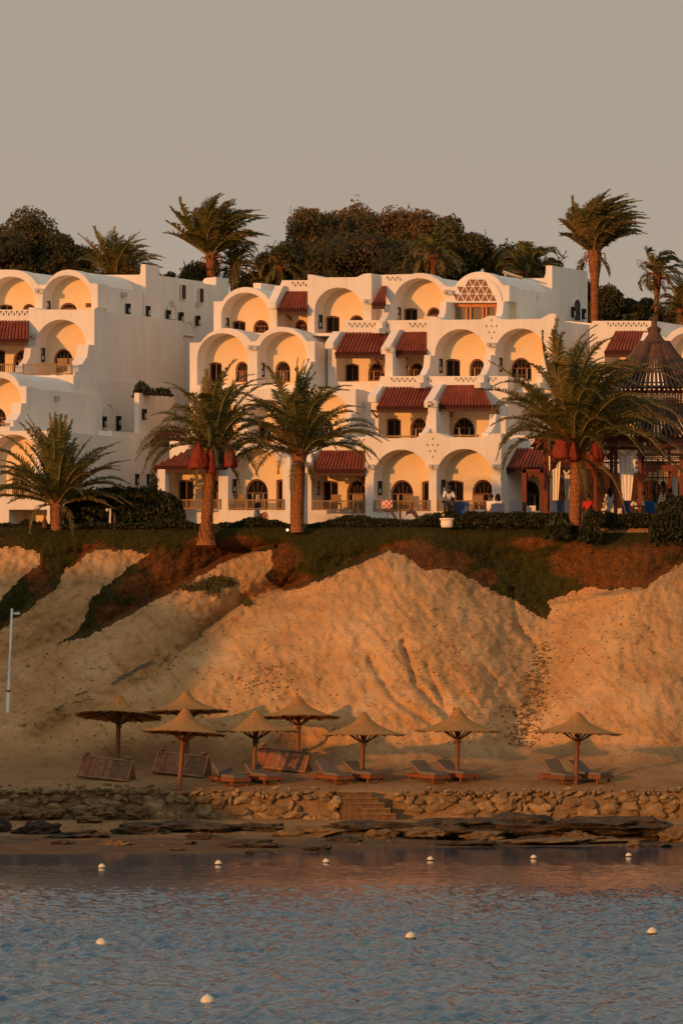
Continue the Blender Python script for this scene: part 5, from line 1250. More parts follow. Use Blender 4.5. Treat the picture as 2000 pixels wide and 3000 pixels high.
# boulders and ledges on the shore
def rock(px, py, wx, hy, dark, label, seed, dY=0, flat=None, amp=.5, name='boulder'):
    Yb = depth(px, py) - 1.0 + dY; p = P(px, py, Yb); s_ = Yb / F
    m = MB(); m.blob(p, (wx * s_ / 2, max(.35, wx * s_ * .28), hy * s_ / 2), 4, amp, seed, 0, 1.5, flat, Matrix.Rotation(rnd.uniform(-.06, .06), 3, 'Y'))
    for i, v in enumerate(m.v):
        v = Vector(v); n = noise.fractal(v * 2.2, .8, 2, 4) * .10; m.v[i] = (v.x + n, v.y + n * .7, v.z + n * .5 + .05 * noise.noise(v * .9))
    o = m.build(name, 'darkrock' if dark else 'rock', smooth=False); recenter(o); tag(o, label, 'rock', 'rocks along the shore')
    return o
ROCKS = [(110, 2440, 130, 60, 1, 'large dark boulder near the left edge of the shore'), (10, 2425, 60, 60, 1, 'dark rock cut by the left edge'), (420, 2440, 160, 44, 1, 'long dark slab of rock on the left shore'),
         (730, 2478, 170, 36, 1, 'flat mossy dark rock at the waterline, left of centre'), (760, 2500, 80, 14, 1, 'low wet rock just in front of the flat mossy one'), (920, 2490, 70, 20, 1, 'small dark rock at the waterline, centre left'), (950, 2488, 34, 16, 1, 'small round rock touching the centre-left waterline rock'),
         (760, 2425, 150, 26, 1, 'dark overhanging slab left of the steps foot'), (900, 2446, 190, 50, 0, 'long brown ledge rock under the steps'), (240, 2450, 170, 28, 1, 'low dark rock between the large boulder and the long slab'),
         (1110, 2450, 90, 36, 0, 'rounded brown rock on the shore right of the steps'), (1230, 2440, 140, 34, 0, 'mossy brown rock ledge right of the rounded one'), (1120, 2499, 30, 9, 1, 'tiny wet stone in the shallows, centre'),
         (155, 2378, 70, 34, 0, 'block of tan rock under the rough left wall'), (240, 2386, 60, 30, 0, 'tan rock right of the block under the left wall'), (320, 2382, 66, 30, 0, 'squared tan rock below the rubble, left'), (398, 2378, 74, 34, 0, 'flat-topped tan block at the foot of the left wall'), (260, 2402, 70, 24, 0, 'pale flat stone lying before the left wall'), (90, 2385, 70, 34, 0, 'tan boulder before the rubble at the far left'),
         (560, 2470, 30, 10, 1, 'tiny dark stone on the wet sand'), (517, 2488, 40, 8, 0, 'tiny brown stone near the waterline, left'), (1690, 2448, 80, 22, 0, 'pale broken rock on the right shore'), (1855, 2476, 50, 24, 0, 'orange sunlit rock at the right waterline'), (1975, 2450, 90, 50, 0, 'large brown rock at the right edge of the shore'), (30, 2385, 80, 50, 0, 'big tan boulder at the left edge by the wall')]
ROCKS += [(600, 2456, 110, 26, 1, 'dark wet slab left of the mossy flat rock'), (340, 2472, 90, 18, 0, 'low brown slab on the wet sand at the left'), (180, 2470, 60, 16, 1, 'small dark slab near the left boulder'), (1010, 2462, 90, 24, 1, 'dark wet rock between the steps ledge and the rounded rock'), (1420, 2450, 120, 30, 0, 'broken brown block below the dark ledge, right of centre'), (1560, 2460, 90, 26, 1, 'dark broken block on the right shore'), (1770, 2462, 110, 26, 0, 'tan wet slab before the right ledge'), (1930, 2478, 70, 16, 1, 'small dark slab by the orange sunlit rock')]
for i, (a_, b_, c_, d_, e_, f_) in enumerate(ROCKS): rock(a_, b_, c_, d_, e_, f_, 3.3 + i * 1.9)
rock(1310, 2428, 350, 52, 1, 'long undercut dark ledge right of the steps', 70, dY=.2, name='rock_ledge'); rock(1520, 2424, 320, 60, 1, 'thick dark ledge in the middle of the right shore', 71, dY=.4, name='rock_ledge')
rock(1800, 2424, 400, 56, 1, 'long dark ledge at the right end of the shore', 72, dY=.3, name='rock_ledge'); rock(1080, 2424, 240, 36, 1, 'thin dark ledge at the foot of the steps', 73, dY=.3, name='rock_ledge')
rock(560, 2424, 330, 32, 1, 'thin dark ledge under the left wall', 74, dY=.4, name='rock_ledge'); rock(1600, 2466, 420, 22, 0, 'flat brown shelf at the right waterline', 75, name='rock_ledge'); rock(1350, 2474, 200, 18, 1, 'low mossy shelf at the waterline right of centre', 76, name='rock_ledge')
# loose stones: uncountable rubble
rn = random.Random(9); m = MB()
def pebbles(n, fn, s0, s1):
    for _ in range(n):
        px, py = fn(); g = groundP(px, py); s_ = rn.uniform(s0, s1); m.blob(g, (s_ * rn.uniform(.8, 1.4), s_, s_ * rn.uniform(.5, .9)), 1, .4, rn.random() * 90, 0, 1.6)
pebbles(520, lambda: (lambda t: (1600 - 75 * t + rn.gauss(0, 16 + 12 * t), 1880 + 310 * t))(rn.random() ** .7), .02, .075)
pebbles(420, lambda: (rn.gauss(1380, 170), rn.gauss(1980, 120)), .015, .05)
pebbles(420, lambda: (rn.uniform(600, 2000), rn.uniform(1760, 2220)), .015, .05)
pebbles(160, lambda: (rn.gauss(780, 60), rn.gauss(1995, 30)), .02, .06)
pebbles(380, lambda: (rn.uniform(0, 2000), rn.uniform(2398, 2478)), .02, .08)
pebbles(260, lambda: (rn.uniform(-20, 460), rn.uniform(2300, 2400)), .05, .16)
pebbles(150, lambda: (rn.uniform(60, 600), rn.uniform(1900, 2200)), .02, .06)
pebbles(160, lambda: (rn.uniform(1550, 1900), rn.gauss(1850, 60)), .015, .05)
tag(m.build('loose_stones', 'rock'), 'scattered pebbles and rubble on the slope and shore', 'stones', kind='stuff')
# driftwood and debris on the slope
def plank(x0, y0, x1, y1, label, r_=.045):
    a_ = groundP(x0, y0) + Vector((0, -.08, .05)); b_ = groundP(x1, y1) + Vector((0, -.08, .05)); mm = MB(); pts = [a_.lerp(b_, t / 6) + Vector((0, 0, .03 * math.sin(t * 2.1))) for t in range(7)]
    mm.tube(pts, [r_, r_ * 1.1, r_ * 1.05, r_, r_ * .95, r_ * .8, r_ * .45], 7); mm.tube([pts[3], pts[3] + Vector((.25, -.1, .16))], [r_ * .5, r_ * .2], 5)
    o = mm.build('driftwood', 'driftwood'); recenter(o); tag(o, label, 'driftwood', 'weathered branches on the slope')
plank(330, 2006, 450, 1942, 'long weathered branch on the shaded slope'); plank(345, 1992, 448, 1936, 'thinner branch lying just above the long one', .035); plank(222, 2040, 262, 2026, 'short stick left of the long branch', .03)
plank(160, 2082, 190, 2068, 'small stick low on the shaded slope', .035); plank(215, 2062, 280, 2050, 'pale twig below the short stick', .025)

# ------------------------------------------------------------------ buoys
BU = [(299, 2538, 21, 'far buoy furthest left'), (640, 2528, 21, 'second far buoy from the left'), (955, 2523, 20, 'third far buoy from the left, below the dark rocks'), (1260, 2516, 19, 'fourth far buoy from the left'), (1562, 2511, 18, 'fifth far buoy from the left'), (1840, 2505, 18, 'far buoy furthest right'),
      (297, 2762, 34, 'mid-water buoy at the left'), (1202, 2742, 31, 'mid-water buoy right of centre'), (1909, 2729, 31, 'mid-water buoy near the right edge'), (608, 2930, 42, 'nearest and largest buoy')]
for (x_, y_, d_, l_) in BU:
    Yb = H * F / (y_ + d_ * .28 - HY); s_ = Yb / F; r_ = d_ * s_ / 2
    root = empty('buoy', ((x_ - CX) * s_, Yb, 0), 'white round ' + l_, 'buoy', 'white buoys floating on the sea'); c = Vector(root.location) + Vector((0, 0, r_ * .30))
    m = MB(); m.lathe(c, [(0.001, r_)] + [(r_ * math.cos(a_), r_ * math.sin(a_)) for a_ in [R(q) for q in range(80, -6, -10)]], 20); m.lathe(c, [(r_ * .10, r_ * .98), (r_ * .10, r_ * 1.12), (.001, r_ * 1.13)], 8); m.build('float', 'buoy', root, smooth=True)
    m = MB(); m.lathe(c, [(r_ * 1.015, 0), (r_ * 1.03, -.10 * r_), (r_ * .95, -r_ * .35), (r_ * .7, -r_ * .75), (.001, -r_)], 20); m.build('waterline_band', 'buoy_dark', root, smooth=True)

# ------------------------------------------------------------------ white pole at the left
g = groundP(23, 2082); root = empty('lamp_pole', g, 'leaning white pole with a small lamp arm at the left edge of the beach', 'pole')
tp = g + (P(36, 1783, g.y) - g); m = MB(); q = lambda t: g.lerp(tp, t)
m.tube([q(-.02), q(.18)], [.075, .07], 12); m.tube([q(.18), q(.40), q(.41), q(1)], [.055, .052, .05, .05], 12); m.build('pole', 'white_metal', root, smooth=True)
m = MB(); b_ = q(.94); m.tube([b_, b_ + Vector((.12, -.05, .06))], .03, 8); m.box(b_ + Vector((.24, -.06, .06)), (.22, .12, .10)); m.build('lamp_head', 'white_metal', root)
m = MB(); b_ = q(.37); m.tube([b_ - Vector((.1, 0, -.02)), b_ + Vector((.16, -.05, -.05))], .025, 6); m.box(b_ + Vector((.2, -.05, -.07)), (.1, .09, .08)); m.build('bracket', 'gray_plastic', root)
m = MB(); m.tube([q(.185), q(.2)], .08, 12); m.build('collar', 'lantern', root)
# ------------------------------------------------------------------ wooden pavilion
GY0, GY1 = 272.6, 280.6
gz = empty('wooden_pavilion', P(1925, 1530, 276), 'dark red wooden pavilion with a bell-shaped slatted roof and white curtains at the right', 'pavilion')
def gx(px, Y=GY0): return (px - CX) * Y / F
def gzz(py, Y=GY0): return H - (py - HY) * Y / F
gx0, gx1 = gx(1594), gx(2262); gcx, gcy = (gx0 + gx1) / 2, (GY0 + GY1) / 2; zg = PLAT
ze = gzz(1292)
def gpost(px, Y, w_=.17, y1=None):
    m = MB(); X = gx(px, Y); m.box((X, Y, (zg + ze) / 2), (w_, w_, ze - zg)); m.box((X, Y, zg + .15), (w_ * 1.35, w_ * 1.35, .3)); m.box((X, Y, ze - .75), (w_ * 1.25, w_ * 1.25, .07)); m.build('post', 'gaz_red', gz)
for px in (1597, 1742, 1802, 1872, 1994, 2120, 2255): gpost(px, GY0 + (.0 if px != 1742 else .1), .17 if px != 1742 else .13)
for px in (1615, 1700, 1790, 1880, 1960, 2060, 2180): gpost(px, GY1, .15)
for Y in (GY0 + 2.3, GY0 + 4.6):
    gpost(1604, Y, .15)
m = MB()
for (Y) in (GY0, GY1): m.box((gcx, Y, ze + .04), (gx1 - gx0 + .5, .24, .16)); m.box((gcx, Y, ze - .62), (gx1 - gx0, .10, .09))
for X in (gx0, gx1): m.box((X, gcy, ze + .035), (.24, GY1 - GY0 - .25, .15))
m.build('eave_beam', 'gaz_red', gz)
m = MB()   # corner cresting and outer lip
m.box((gcx, GY0 - .16, ze + .15), (gx1 - gx0 + .9, .08, .07)); m.bar((gx0 - .4, GY0 - .16, ze - .12), (gx0 - .12, GY0 - .16, ze + .15), .10); m.build('eave_lip', 'gaz_red', gz)
# lattice friezes, one per bay
def lattice(x0, x1, y0, y1, Y, step=.075, name='lattice_panel', mm='gaz_red', backing=True):
    a_, b_ = gx(x0, Y), gx(x1, Y); t_, u_ = gzz(y0, Y), gzz(y1, Y); m = MB()
    n = int((b_ - a_) / step)
    for i in range(n + 1): m.box((a_ + (b_ - a_) * i / n, Y, (t_ + u_) / 2), (.028, .03, t_ - u_))
    n = int((t_ - u_) / step)
    for i in range(n + 1): m.box(((a_ + b_) / 2, Y + .002, u_ + (t_ - u_) * i / max(1, n)), (b_ - a_, .032, .028))
    return m.build(name, mm, gz)
for x0, x1 in ((1602, 1736), (1748, 1796), (1808, 1866), (1878, 1988), (2000, 2112), (2128, 2248)): lattice(x0, x1, 1295, 1328, GY0)
lattice(1878, 1990, 1330, 1362, GY0 + .3, mm='gaz_dark')
lattice(1620, 2240, 1296, 1345, GY1)
for xa, xb in ((1618, 1698), (1702, 1788), (1884, 1956), (2064, 2178)): lattice(xa, xb, 1346, 1470, GY1, step=.11, mm='gaz_dark')
for xa, xb, ya in ((1622, 1694, 1400), (1706, 1786, 1375), (1794, 1876, 1385), (2000, 2060, 1390), (2070, 2250, 1380)):
    m = MB(); a_, b_ = gx(xa, GY1 + .12), gx(xb, GY1 + .12); t_ = gzz(ya, GY1); m.box(((a_ + b_) / 2, GY1 + .12, (t_ + zg) / 2), (b_ - a_, .05, t_ - zg)); m.build('back_panel', 'darkwood', gz)
# scalloped brackets with cusped arch at the left bay: carved arch
def cusped(x0, x1, ytop, ybot, Y, name='carved_arch'):
    w_ = x1 - x0; c = (x0 + x1) / 2; pts = [(x0, ybot)]
    k = 5
    for i in range(k):
        a0 = math.pi - math.pi * i / k; a1 = math.pi - math.pi * (i + 1) / k
        for j in range(5):
            a_ = a0 + (a1 - a0) * j / 5; rr = 1 + .16 * math.sin(math.pi * j / 5); pts.append((c + w_ / 2 * math.cos(a_) * .86 * rr, ybot - (ybot - ytop) * .9 * math.sin(a_) * rr))
    pts.append((x1, ybot)); ou = [(x0 - .1, ybot + .1), (x0 - .1, ytop - 12), (x1 + .1, ytop - 12), (x1 + .1, ybot + .1)]
    m = MB(); loop = [(x0, ybot + .2), (x0, ytop - 12), (x1, ytop - 12), (x1, ybot + .2)] + [p for p in pts[::-1]][1:-1]
    slab(m, W(loop, Y), [], Y, .05, sk=0, back=True); m.build(name, 'gaz_red', gz)
cusped(1610, 1736, 1345, 1400, GY0 + .05); cusped(1750, 1795, 1340, 1395, GY0 + .05); cusped(1880, 1986, 1375, 1420, GY0 + .05)
# carved porch arch left of the pavilion
m = MB()
for px in (1534, 1588): m.box((gx(px, GY0 + .9), GY0 + .9, (zg + gzz(1372)) / 2), (.20, .2, gzz(1372) - zg))
m.build('side_porch_post', 'gaz_red', gz)
def cus2():
    cusped(1540, 1582, 1392, 1425, GY0 + .88)
cus2()
m = MB(); m.box(((gx(1530) + gx(1592)) / 2, GY0 + .9, gzz(1378)), (gx(1592) - gx(1530), .2, .16)); m.build('porch_beam', 'gaz_red', gz)
# lower skirt roof: slats from drum to eave, square plan
zd = gzz(1192, gcy); zdt = gzz(1140, gcy); dr = 165 * gcy / F
m = MB()
for side in range(4):
    for i in range(52):
        t = (i + .5) / 46 * 2 - 1
        ex, ey = (gx1 - gx0) / 2 + .3, (GY1 - GY0) / 2 + .3
        if side == 0: a_ = (t * dr, -dr * .75); b_ = (t * ex, -ey)
        elif side == 1: a_ = (dr, t * dr * .75); b_ = (ex, t * ey)
        elif side == 2: a_ = (t * dr, dr * .75); b_ = (t * ex, ey)
        else: a_ = (-dr, t * dr * .75); b_ = (-ex, t * ey)
        p0 = Vector((gcx + a_[0], gcy + a_[1], zd)); p2 = Vector((gcx + b_[0], gcy + b_[1], ze + .18)); p1 = p0.lerp(p2, .5) + Vector((0, 0, -.16))
        m.tube([p0, p1, p2], .058, 5, cap=False)
m.build('lower_roof', 'gaz_dark', gz)
# drum
m = MB()
for z_ in (zd, zdt): 
    m.box((gcx, gcy - dr * .75, z_), (dr * 2 + .2, .14, .12)); m.box((gcx, gcy + dr * .75, z_), (dr * 2 + .2, .14, .12)); m.box((gcx - dr, gcy, z_), (.14, dr * 1.5 - .14, .118)); m.box((gcx + dr, gcy, z_), (.14, dr * 1.5 - .14, .118))
k = 40
for i in range(k):
    X = gcx - dr + 2 * dr * (i + .5) / k
    for s_ in (-1, 1): m.box((X, gcy + s_ * dr * .75, (zd + zdt) / 2), (.04, .05, zdt - zd))
for j in range(6):
    for s_ in (-1, 1): m.box((gcx, gcy + s_ * dr * .751, zd + (zdt - zd) * (j + .5) / 6), (dr * 2, .04, .035))
m.build('roof_drum', 'gaz_red', gz)
# bell roof
prof = [(1000, 44), (1015, 52), (1040, 70), (1065, 94), (1090, 120), (1115, 145), (1135, 168), (1146, 192)]
sg = gcy / F; m = MB()
for i in range(72):
    a_ = i * 2 * math.pi / 72; pts = [Vector((gcx + math.cos(a_) * r_ * sg, gcy + math.sin(a_) * r_ * sg * .85, H - (y_ - HY) * sg)) for y_, r_ in prof]
    m.tube(pts, [.040, .042, .048, .052, .055, .06, .06, .05], 5, cap=False)
m.build('upper_roof', 'gaz_dark', gz)
m = MB()
for y_, r_ in ((1030, 60), (1085, 112), (1128, 158)): 
    m.lathe((gcx, gcy, H - (y_ - HY) * sg), [(r_ * sg - .05, -.03), (r_ * sg - .05, .03), (r_ * sg - .11, .03), (r_ * sg - .11, -.03)], 36, 0, 0, 0, .85)
m.lathe((gcx, gcy, 0), [(44 * sg, H - (1004 - HY) * sg), (30 * sg, H - (996 - HY) * sg), (17 * sg, H - (978 - HY) * sg), (20 * sg, H - (968 - HY) * sg), (21 * sg, H - (962 - HY) * sg), (9 * sg, H - (955 - HY) * sg), (8 * sg, H - (940 - HY) * sg), (6 * sg, H - (930 - HY) * sg), (.01, H - (926 - HY) * sg)], 20)
m.build('finial', 'gaz_dark', gz, smooth=True)
# curtains
def curtain(x0, x1, y0, y1, xb0, xb1, Y, sag=10):
    m = MB(); nx_, nz_ = 40, 24; vs_ = []
    for j in range(nz_ + 1):
        t = j / nz_
        a_ = x0 + (xb0 - x0) * t; b_ = x1 + (xb1 - x1) * t
        for i in range(nx_ + 1):
            s_ = i / nx_; yy = y0 + (y1 - y0) * t + sag * math.sin(s_ * math.pi) * (1 - t) ** 3
            vs_.append((gx(a_ + (b_ - a_) * s_, Y), Y + .022 * math.sin(s_ * 22 + 1.5 * math.sin(t * 3)) * (1 - .3 * t), gzz(yy, Y)))
    m.add(vs_, [(j * (nx_ + 1) + i, j * (nx_ + 1) + i + 1, (j + 1) * (nx_ + 1) + i + 1, (j + 1) * (nx_ + 1) + i) for j in range(nz_) for i in range(nx_)])
    m.tube([(gx(x0, Y), Y - .03, gzz(y0, Y))] + [(gx(x0 + (x1 - x0) * k / 8, Y), Y - .05, gzz(y0 + sag * math.sin(k / 8 * math.pi), Y)) for k in range(1, 8)] + [(gx(x1, Y), Y - .03, gzz(y0, Y))], .05, 6)
    m.build('curtain', 'white_cloth', gz, smooth=True)
curtain(1808, 1863, 1322, 1466, 1822, 1846, GY0 - .15); curtain(1605, 1642, 1330, 1466, 1612, 1634, GY0 + 1.2, 8); curtain(1650, 1668, 1378, 1466, 1656, 1668, GY0 + 3)
curtain(1965, 1985, 1380, 1470, 1970, 1984, GY0 + 2.5)
# hanging ornate lamp cluster
m = MB()
for dx, l_ in ((-16, 0), (0, 8), (16, 0)):
    X = gx(1925 + dx, gcy); m.tube([(X, gcy, ze), (X, gcy, gzz(1405 + l_, gcy))], .02, 5); m.lathe((X, gcy, gzz(1430 + l_, gcy)), [(.02, .35), (.09, .28), (.13, .12), (.11, -.1), (.04, -.3), (.01, -.4)], 10)
m.box((gx(1925, gcy), gcy, gzz(1400, gcy)), (1.6, .05, .05)); m.box((gx(1925, gcy), gcy, gzz(1370, gcy)), (2.0, .06, .06)); m.build('hanging_lamp', 'lantern', gz)

# ------------------------------------------------------------------ furniture on the terrace
def armchair(px, pytop, w_px, Y, label, mm='blue', ang=0):
    s_ = Y / F; zt = H - (pytop - HY) * s_; X = (px - CX) * s_; w_ = w_px * s_; root = empty('armchair', (X, Y, PLAT), label, 'armchair', 'blue armchairs at the dining terrace')
    m = MB(); m.box((X, Y + .3, PLAT + .45), (w_, .6, .14)); m.build('seat', mm, root)
    m = MB(); h_ = zt - (PLAT + .40)
    n = 8
    vs_ = []
    for i in range(n + 1):
        t = i / n; x_ = X - w_ / 2 + w_ * t; zz = zt - .06 * (2 * t - 1) ** 2
        vs_ += [(x_, Y, PLAT + .4), (x_, Y - .02 - .03 * math.sin(t * math.pi), zz), (x_, Y + .12, zz - .01), (x_, Y + .14, PLAT + .4)]
    m.add(vs_, [(i * 4 + j, (i + 1) * 4 + j, (i + 1) * 4 + (j + 1) % 4, i * 4 + (j + 1) % 4) for i in range(n) for j in range(4)] + [(0, 1, 2, 3), (n * 4 + 3, n * 4 + 2, n * 4 + 1, n * 4)]); m.build('backrest', mm, root)
    for a_ in (-1, 1): m = MB(); m.box((X + a_ * (w_ / 2 + .035), Y + .3, PLAT + .42), (.06, .6, .34)); m.build('armrest', 'midwood', root)
    for a_ in (-1, 1):
        for b_ in (.05, .55): m = MB(); m.box((X + a_ * (w_ / 2 - .04), Y + b_, PLAT + .19), (.06, .06, .38)); m.build('leg', 'midwood', root)
AC = [(1351, 1468, 47, 'blue armchair back right of the standing man in white'), (1456, 1474, 36, 'blue armchair back holding the pair with dark hair'), (1510, 1465, 38, 'blue armchair back left of the carved porch posts'), (1628, 1466, 36, 'pale blue seat back inside the pavilion corner'), (1660, 1466, 22, 'narrow blue seat back left of the large palm trunk'),
      (1832, 1468, 20, 'bright blue chair back under the swagged curtain'), (1903, 1467, 30, 'bright blue chair back right of the man in white with bowed head')]
for i, (x_, y_, w_, l_) in enumerate(AC): armchair(x_, y_, w_, 272.9 if i < 3 else 273.4, l_, 'blue2' if i > 4 else 'blue')
def table(px, py, w_px, Y, label, mm='white_cloth'):
    s_ = Y / F; zt = H - (py - HY) * s_; X = (px - CX) * s_; w_ = w_px * s_; root = empty('dining_table', (X, Y, PLAT), label, 'table', 'dining tables')
    m = MB(); m.box((X, Y, zt), (w_, .8, .05)); 
    for i in range(int(w_ / .05)): m.box((X - w_ / 2 + .025 + i * .05, Y - .405 + .006 * (i % 2), zt - .13), (.048, .012, .22))
    m.build('tablecloth', mm, root)
    for a_ in (-1, 1):
        for b_ in (-.34, .34): m = MB(); m.box((X + a_ * (w_ / 2 - .06), Y + b_, (PLAT + zt) / 2 - .02), (.06, .06, zt - PLAT - .04)); m.build('leg', 'midwood', root)
table(1413, 1496, 50, 274.2, 'small table between the two left armchairs'); table(1548, 1484, 40, 275.0, 'table with white cloth seen through the carved porch'); table(1955, 1478, 90, 275.5, 'pale long buffet table at the right inside the pavilion'); table(1790, 1492, 60, 273.8, 'table between the guests beside the curtain')
def bchair(px, pyb, Y, label, rz=0):
    p = P(px, pyb, Y); r_ = empty('balcony_chair', p, label, 'chair', 'wooden chairs on the balconies'); m = MB(); m.box(p + Vector((0, 0, .42)), (.5, .5, .07)); m.build('seat', 'railwood', r_)
    m = MB(); m.box(p + Vector((.0, .24, .68)), (.46, .05, .36)); m.build('backrest', 'railwood', r_)
    for a_ in (-1, 1):
        for b_ in (-1, 1): m = MB(); m.box(p + Vector((a_ * .21, b_ * .20, .20)), (.05, .05, .38)); m.build('leg', 'midwood', r_)
for x_, y_, Y_, l_ in ((182, 1102, YL3 - .9, 'small wooden chair behind the railing of the upper left balcony, left one'), (203, 1102, YL3 - .8, 'small wooden chair nearest the wing wall on the upper left balcony'), (700, 1500, Y1 + .3, 'small wooden chair behind the railing between the two arch-side palms'), (985, 1502, Y1 + .5, 'small wooden chair under the red canopy right of the tall date palm'), (1050, 1502, Y1 + .6, 'small wooden chair by the pointed window under the same canopy'), (1195, 1503, Y1 + .3, 'small wooden chair in the arch above the checked cushion'), (1400, 1503, Y1 + .3, 'small wooden chair in the arch behind the seated pair')): bchair(x_, y_, Y_, l_)
# planter
p = P(1310, 1545, 271.0); pl = empty('planter', p, 'pale pot-shaped planter with a small lamp and leaves on the lawn edge', 'planter'); m = MB()
m.lathe(p, [(.26, 0), (.30, .1), (.30, .30), (.35, .34), (.35, .40), (.28, .40), (.27, .3)], 16); m.build('pot', 'plaster', pl)
m = MB(); m.tube([p + Vector((0, 0, .3)), p + Vector((0, 0, .62))], .04, 8); m.lathe(p + Vector((0, 0, .62)), [(.05, 0), (.16, .05), (.17, .3), (.10, .42), (.02, .5)], 12); m.build('lantern', 'lantern', pl)
m = MB(); leafcloud(m, [((p.x + .1, p.y, p.z + .75), (.25, .2, .35)), ((p.x - .1, p.y, p.z + .5), (.25, .2, .2))], 300, .13, random.Random(3)); m.build('leaves', 'hedge2', pl)
# checked cushion on a stand + timber frame sculpture
p = P(1135, 1530, 272.6); cs = empty('cushion_stand', p, 'red and white checked cushion propped on a thin stand before the arches', 'cushion stand'); cm = bpy.data.materials.new('red_check'); cm.use_nodes = True
ck = cm.node_tree.nodes.new('ShaderNodeTexChecker'); ck.inputs['Scale'].default_value = 9; ck.inputs[1].default_value = (.60, .05, .03, 1); ck.inputs[2].default_value = (.75, .62, .48, 1); tcx = cm.node_tree.nodes.new('ShaderNodeTexCoord'); cm.node_tree.links.new(tcx.outputs['Object'], ck.inputs['Vector']); cm.node_tree.links.new(ck.outputs[0], cm.node_tree.nodes['Principled BSDF'].inputs['Base Color'])
m = MB(); a_ = P(1134, 1478, 272.6); m.blob(a_, (.27, .09, .21), 3, .04, 2); m.v = [(a_.x + max(-.25, min(.25, (v[0] - a_.x) * 1.15)), v[1], a_.z + max(-.19, min(.19, (v[2] - a_.z) * 1.15))) for v in m.v]; m.build('cushion', cm, cs, smooth=True)
m = MB(); m.box(P(1134, 1496, 272.6), (.40, .25, .10)); m.tube([p, P(1135, 1498, 272.6)], .02, 6); m.build('stand', 'timber_brown', cs)
sw = empty('timber_sculpture', P(1185, 1532, 272.4), 'dark timber posts, one slanted, one upright and one curved, on the hedge line', 'sculpture')
m = MB(); m.bar(P(1146, 1498, 272.4), P(1166, 1532, 272.4), .10, .12); m.build('slanted_post', 'timber_brown', sw)
m = MB(); m.bar(P(1172, 1496, 272.4), P(1172, 1534, 272.4), .10, .10); m.build('upright_post', 'timber_brown', sw)
m = MB(); pts = [P(1188, 1512, 272.4), P(1192, 1502, 272.4), P(1202, 1497, 272.4), P(1212, 1502, 272.4), P(1220, 1514, 272.4), P(1224, 1532, 272.4)]; m.tube(pts, [.03, .08, .10, .10, .09, .08], 8); m.build('curved_post', 'timber_brown', sw)
# small white post with a camera head, garden lantern, spotlights
p = P(323, 1545, 272.0); lp = empty('garden_post', p, 'short white post with a round lamp head before the dark bush mound', 'post'); m = MB(); m.tube([p, P(324, 1492, 272.0)], .045, 10); m.build('pole', 'white_metal', lp)
m = MB(); m.blob(P(315, 1494, 271.95), (.075, .08, .075), 2, .02, 1); m.bar(P(315, 1492, 272), P(325, 1491, 272), .04); m.build('lamp_head', 'white_metal', lp)
p = P(337, 1560, 271.6); gl = empty('garden_lantern', p, 'dark pointed garden lantern with a lit glass near the white post', 'lantern'); m = MB(); m.lathe(p, [(.16, 0), (.16, .1), (.10, .14), (.12, .3), (.13, .34), (.05, .5), (.06, .62), (.02, .8), (.005, .9)], 8); m.build('body', 'terracotta', gl)
m = MB(); m.blob(p + Vector((0, -.12, .2)), (.06, .05, .07), 2, .02, 1); m.build('light', 'lamp_on', gl)
p = P(132, 1558, 271.6); gl = empty('garden_lantern', p, 'dark pointed garden lantern left of the short thick palm', 'lantern'); m = MB(); m.lathe(p, [(.18, 0), (.18, .1), (.12, .2), (.13, .4), (.05, .6), (.05, .75), (.01, 1.0)], 8); m.build('body', 'timber_brown', gl)
for (x_, y_, r_, l_) in ((842, 1553, .06, 'bright round spotlight at the foot of the tall date palm'), (585, 1592, .035, 'small lit spotlight below the flared palm roots'), (1742, 1513, .02, 'tiny lit lamp right of the large palm trunk')):
    g = groundP(x_, max(1550, y_)) if y_ > 1548 else P(x_, y_, 270.5); sp = empty('spotlight', g, l_, 'spotlight', 'garden spotlights'); c = Vector((g.x, g.y - .15, H - (y_ - HY) * g.y / F))
    m = MB(); m.tube([c + Vector((0, .02, 0)), c + Vector((0, .16, -.02))], r_ * 1.25, 12); m.tube([g - Vector((0, 0, .1)), c + Vector((0, .1, 0))], .02, 6); m.build('housing', 'lantern', sp)
    m = MB(); m.blob(c, (r_, r_ * .5, r_), 2, 0, 1); m.build('bulb', 'lamp_on', sp, smooth=True)
# solar panel on the roof
p = P(1500, 812, 295.8); m = MB(); m.box(p + Vector((0, 0, .1)), (1.0, 1.2, .05), Matrix.Rotation(R(18), 3, 'Y')); m.box(p + Vector((-.35, -.3, .0)), (.05, .05, .5)); m.box(p + Vector((-.35, .3, .0)), (.05, .05, .5))
o = m.build('roof_panel', 'gray_plastic'); recenter(o); tag(o, 'tilted pale panel on the hotel roof right of the lattice arch', 'roof panel')

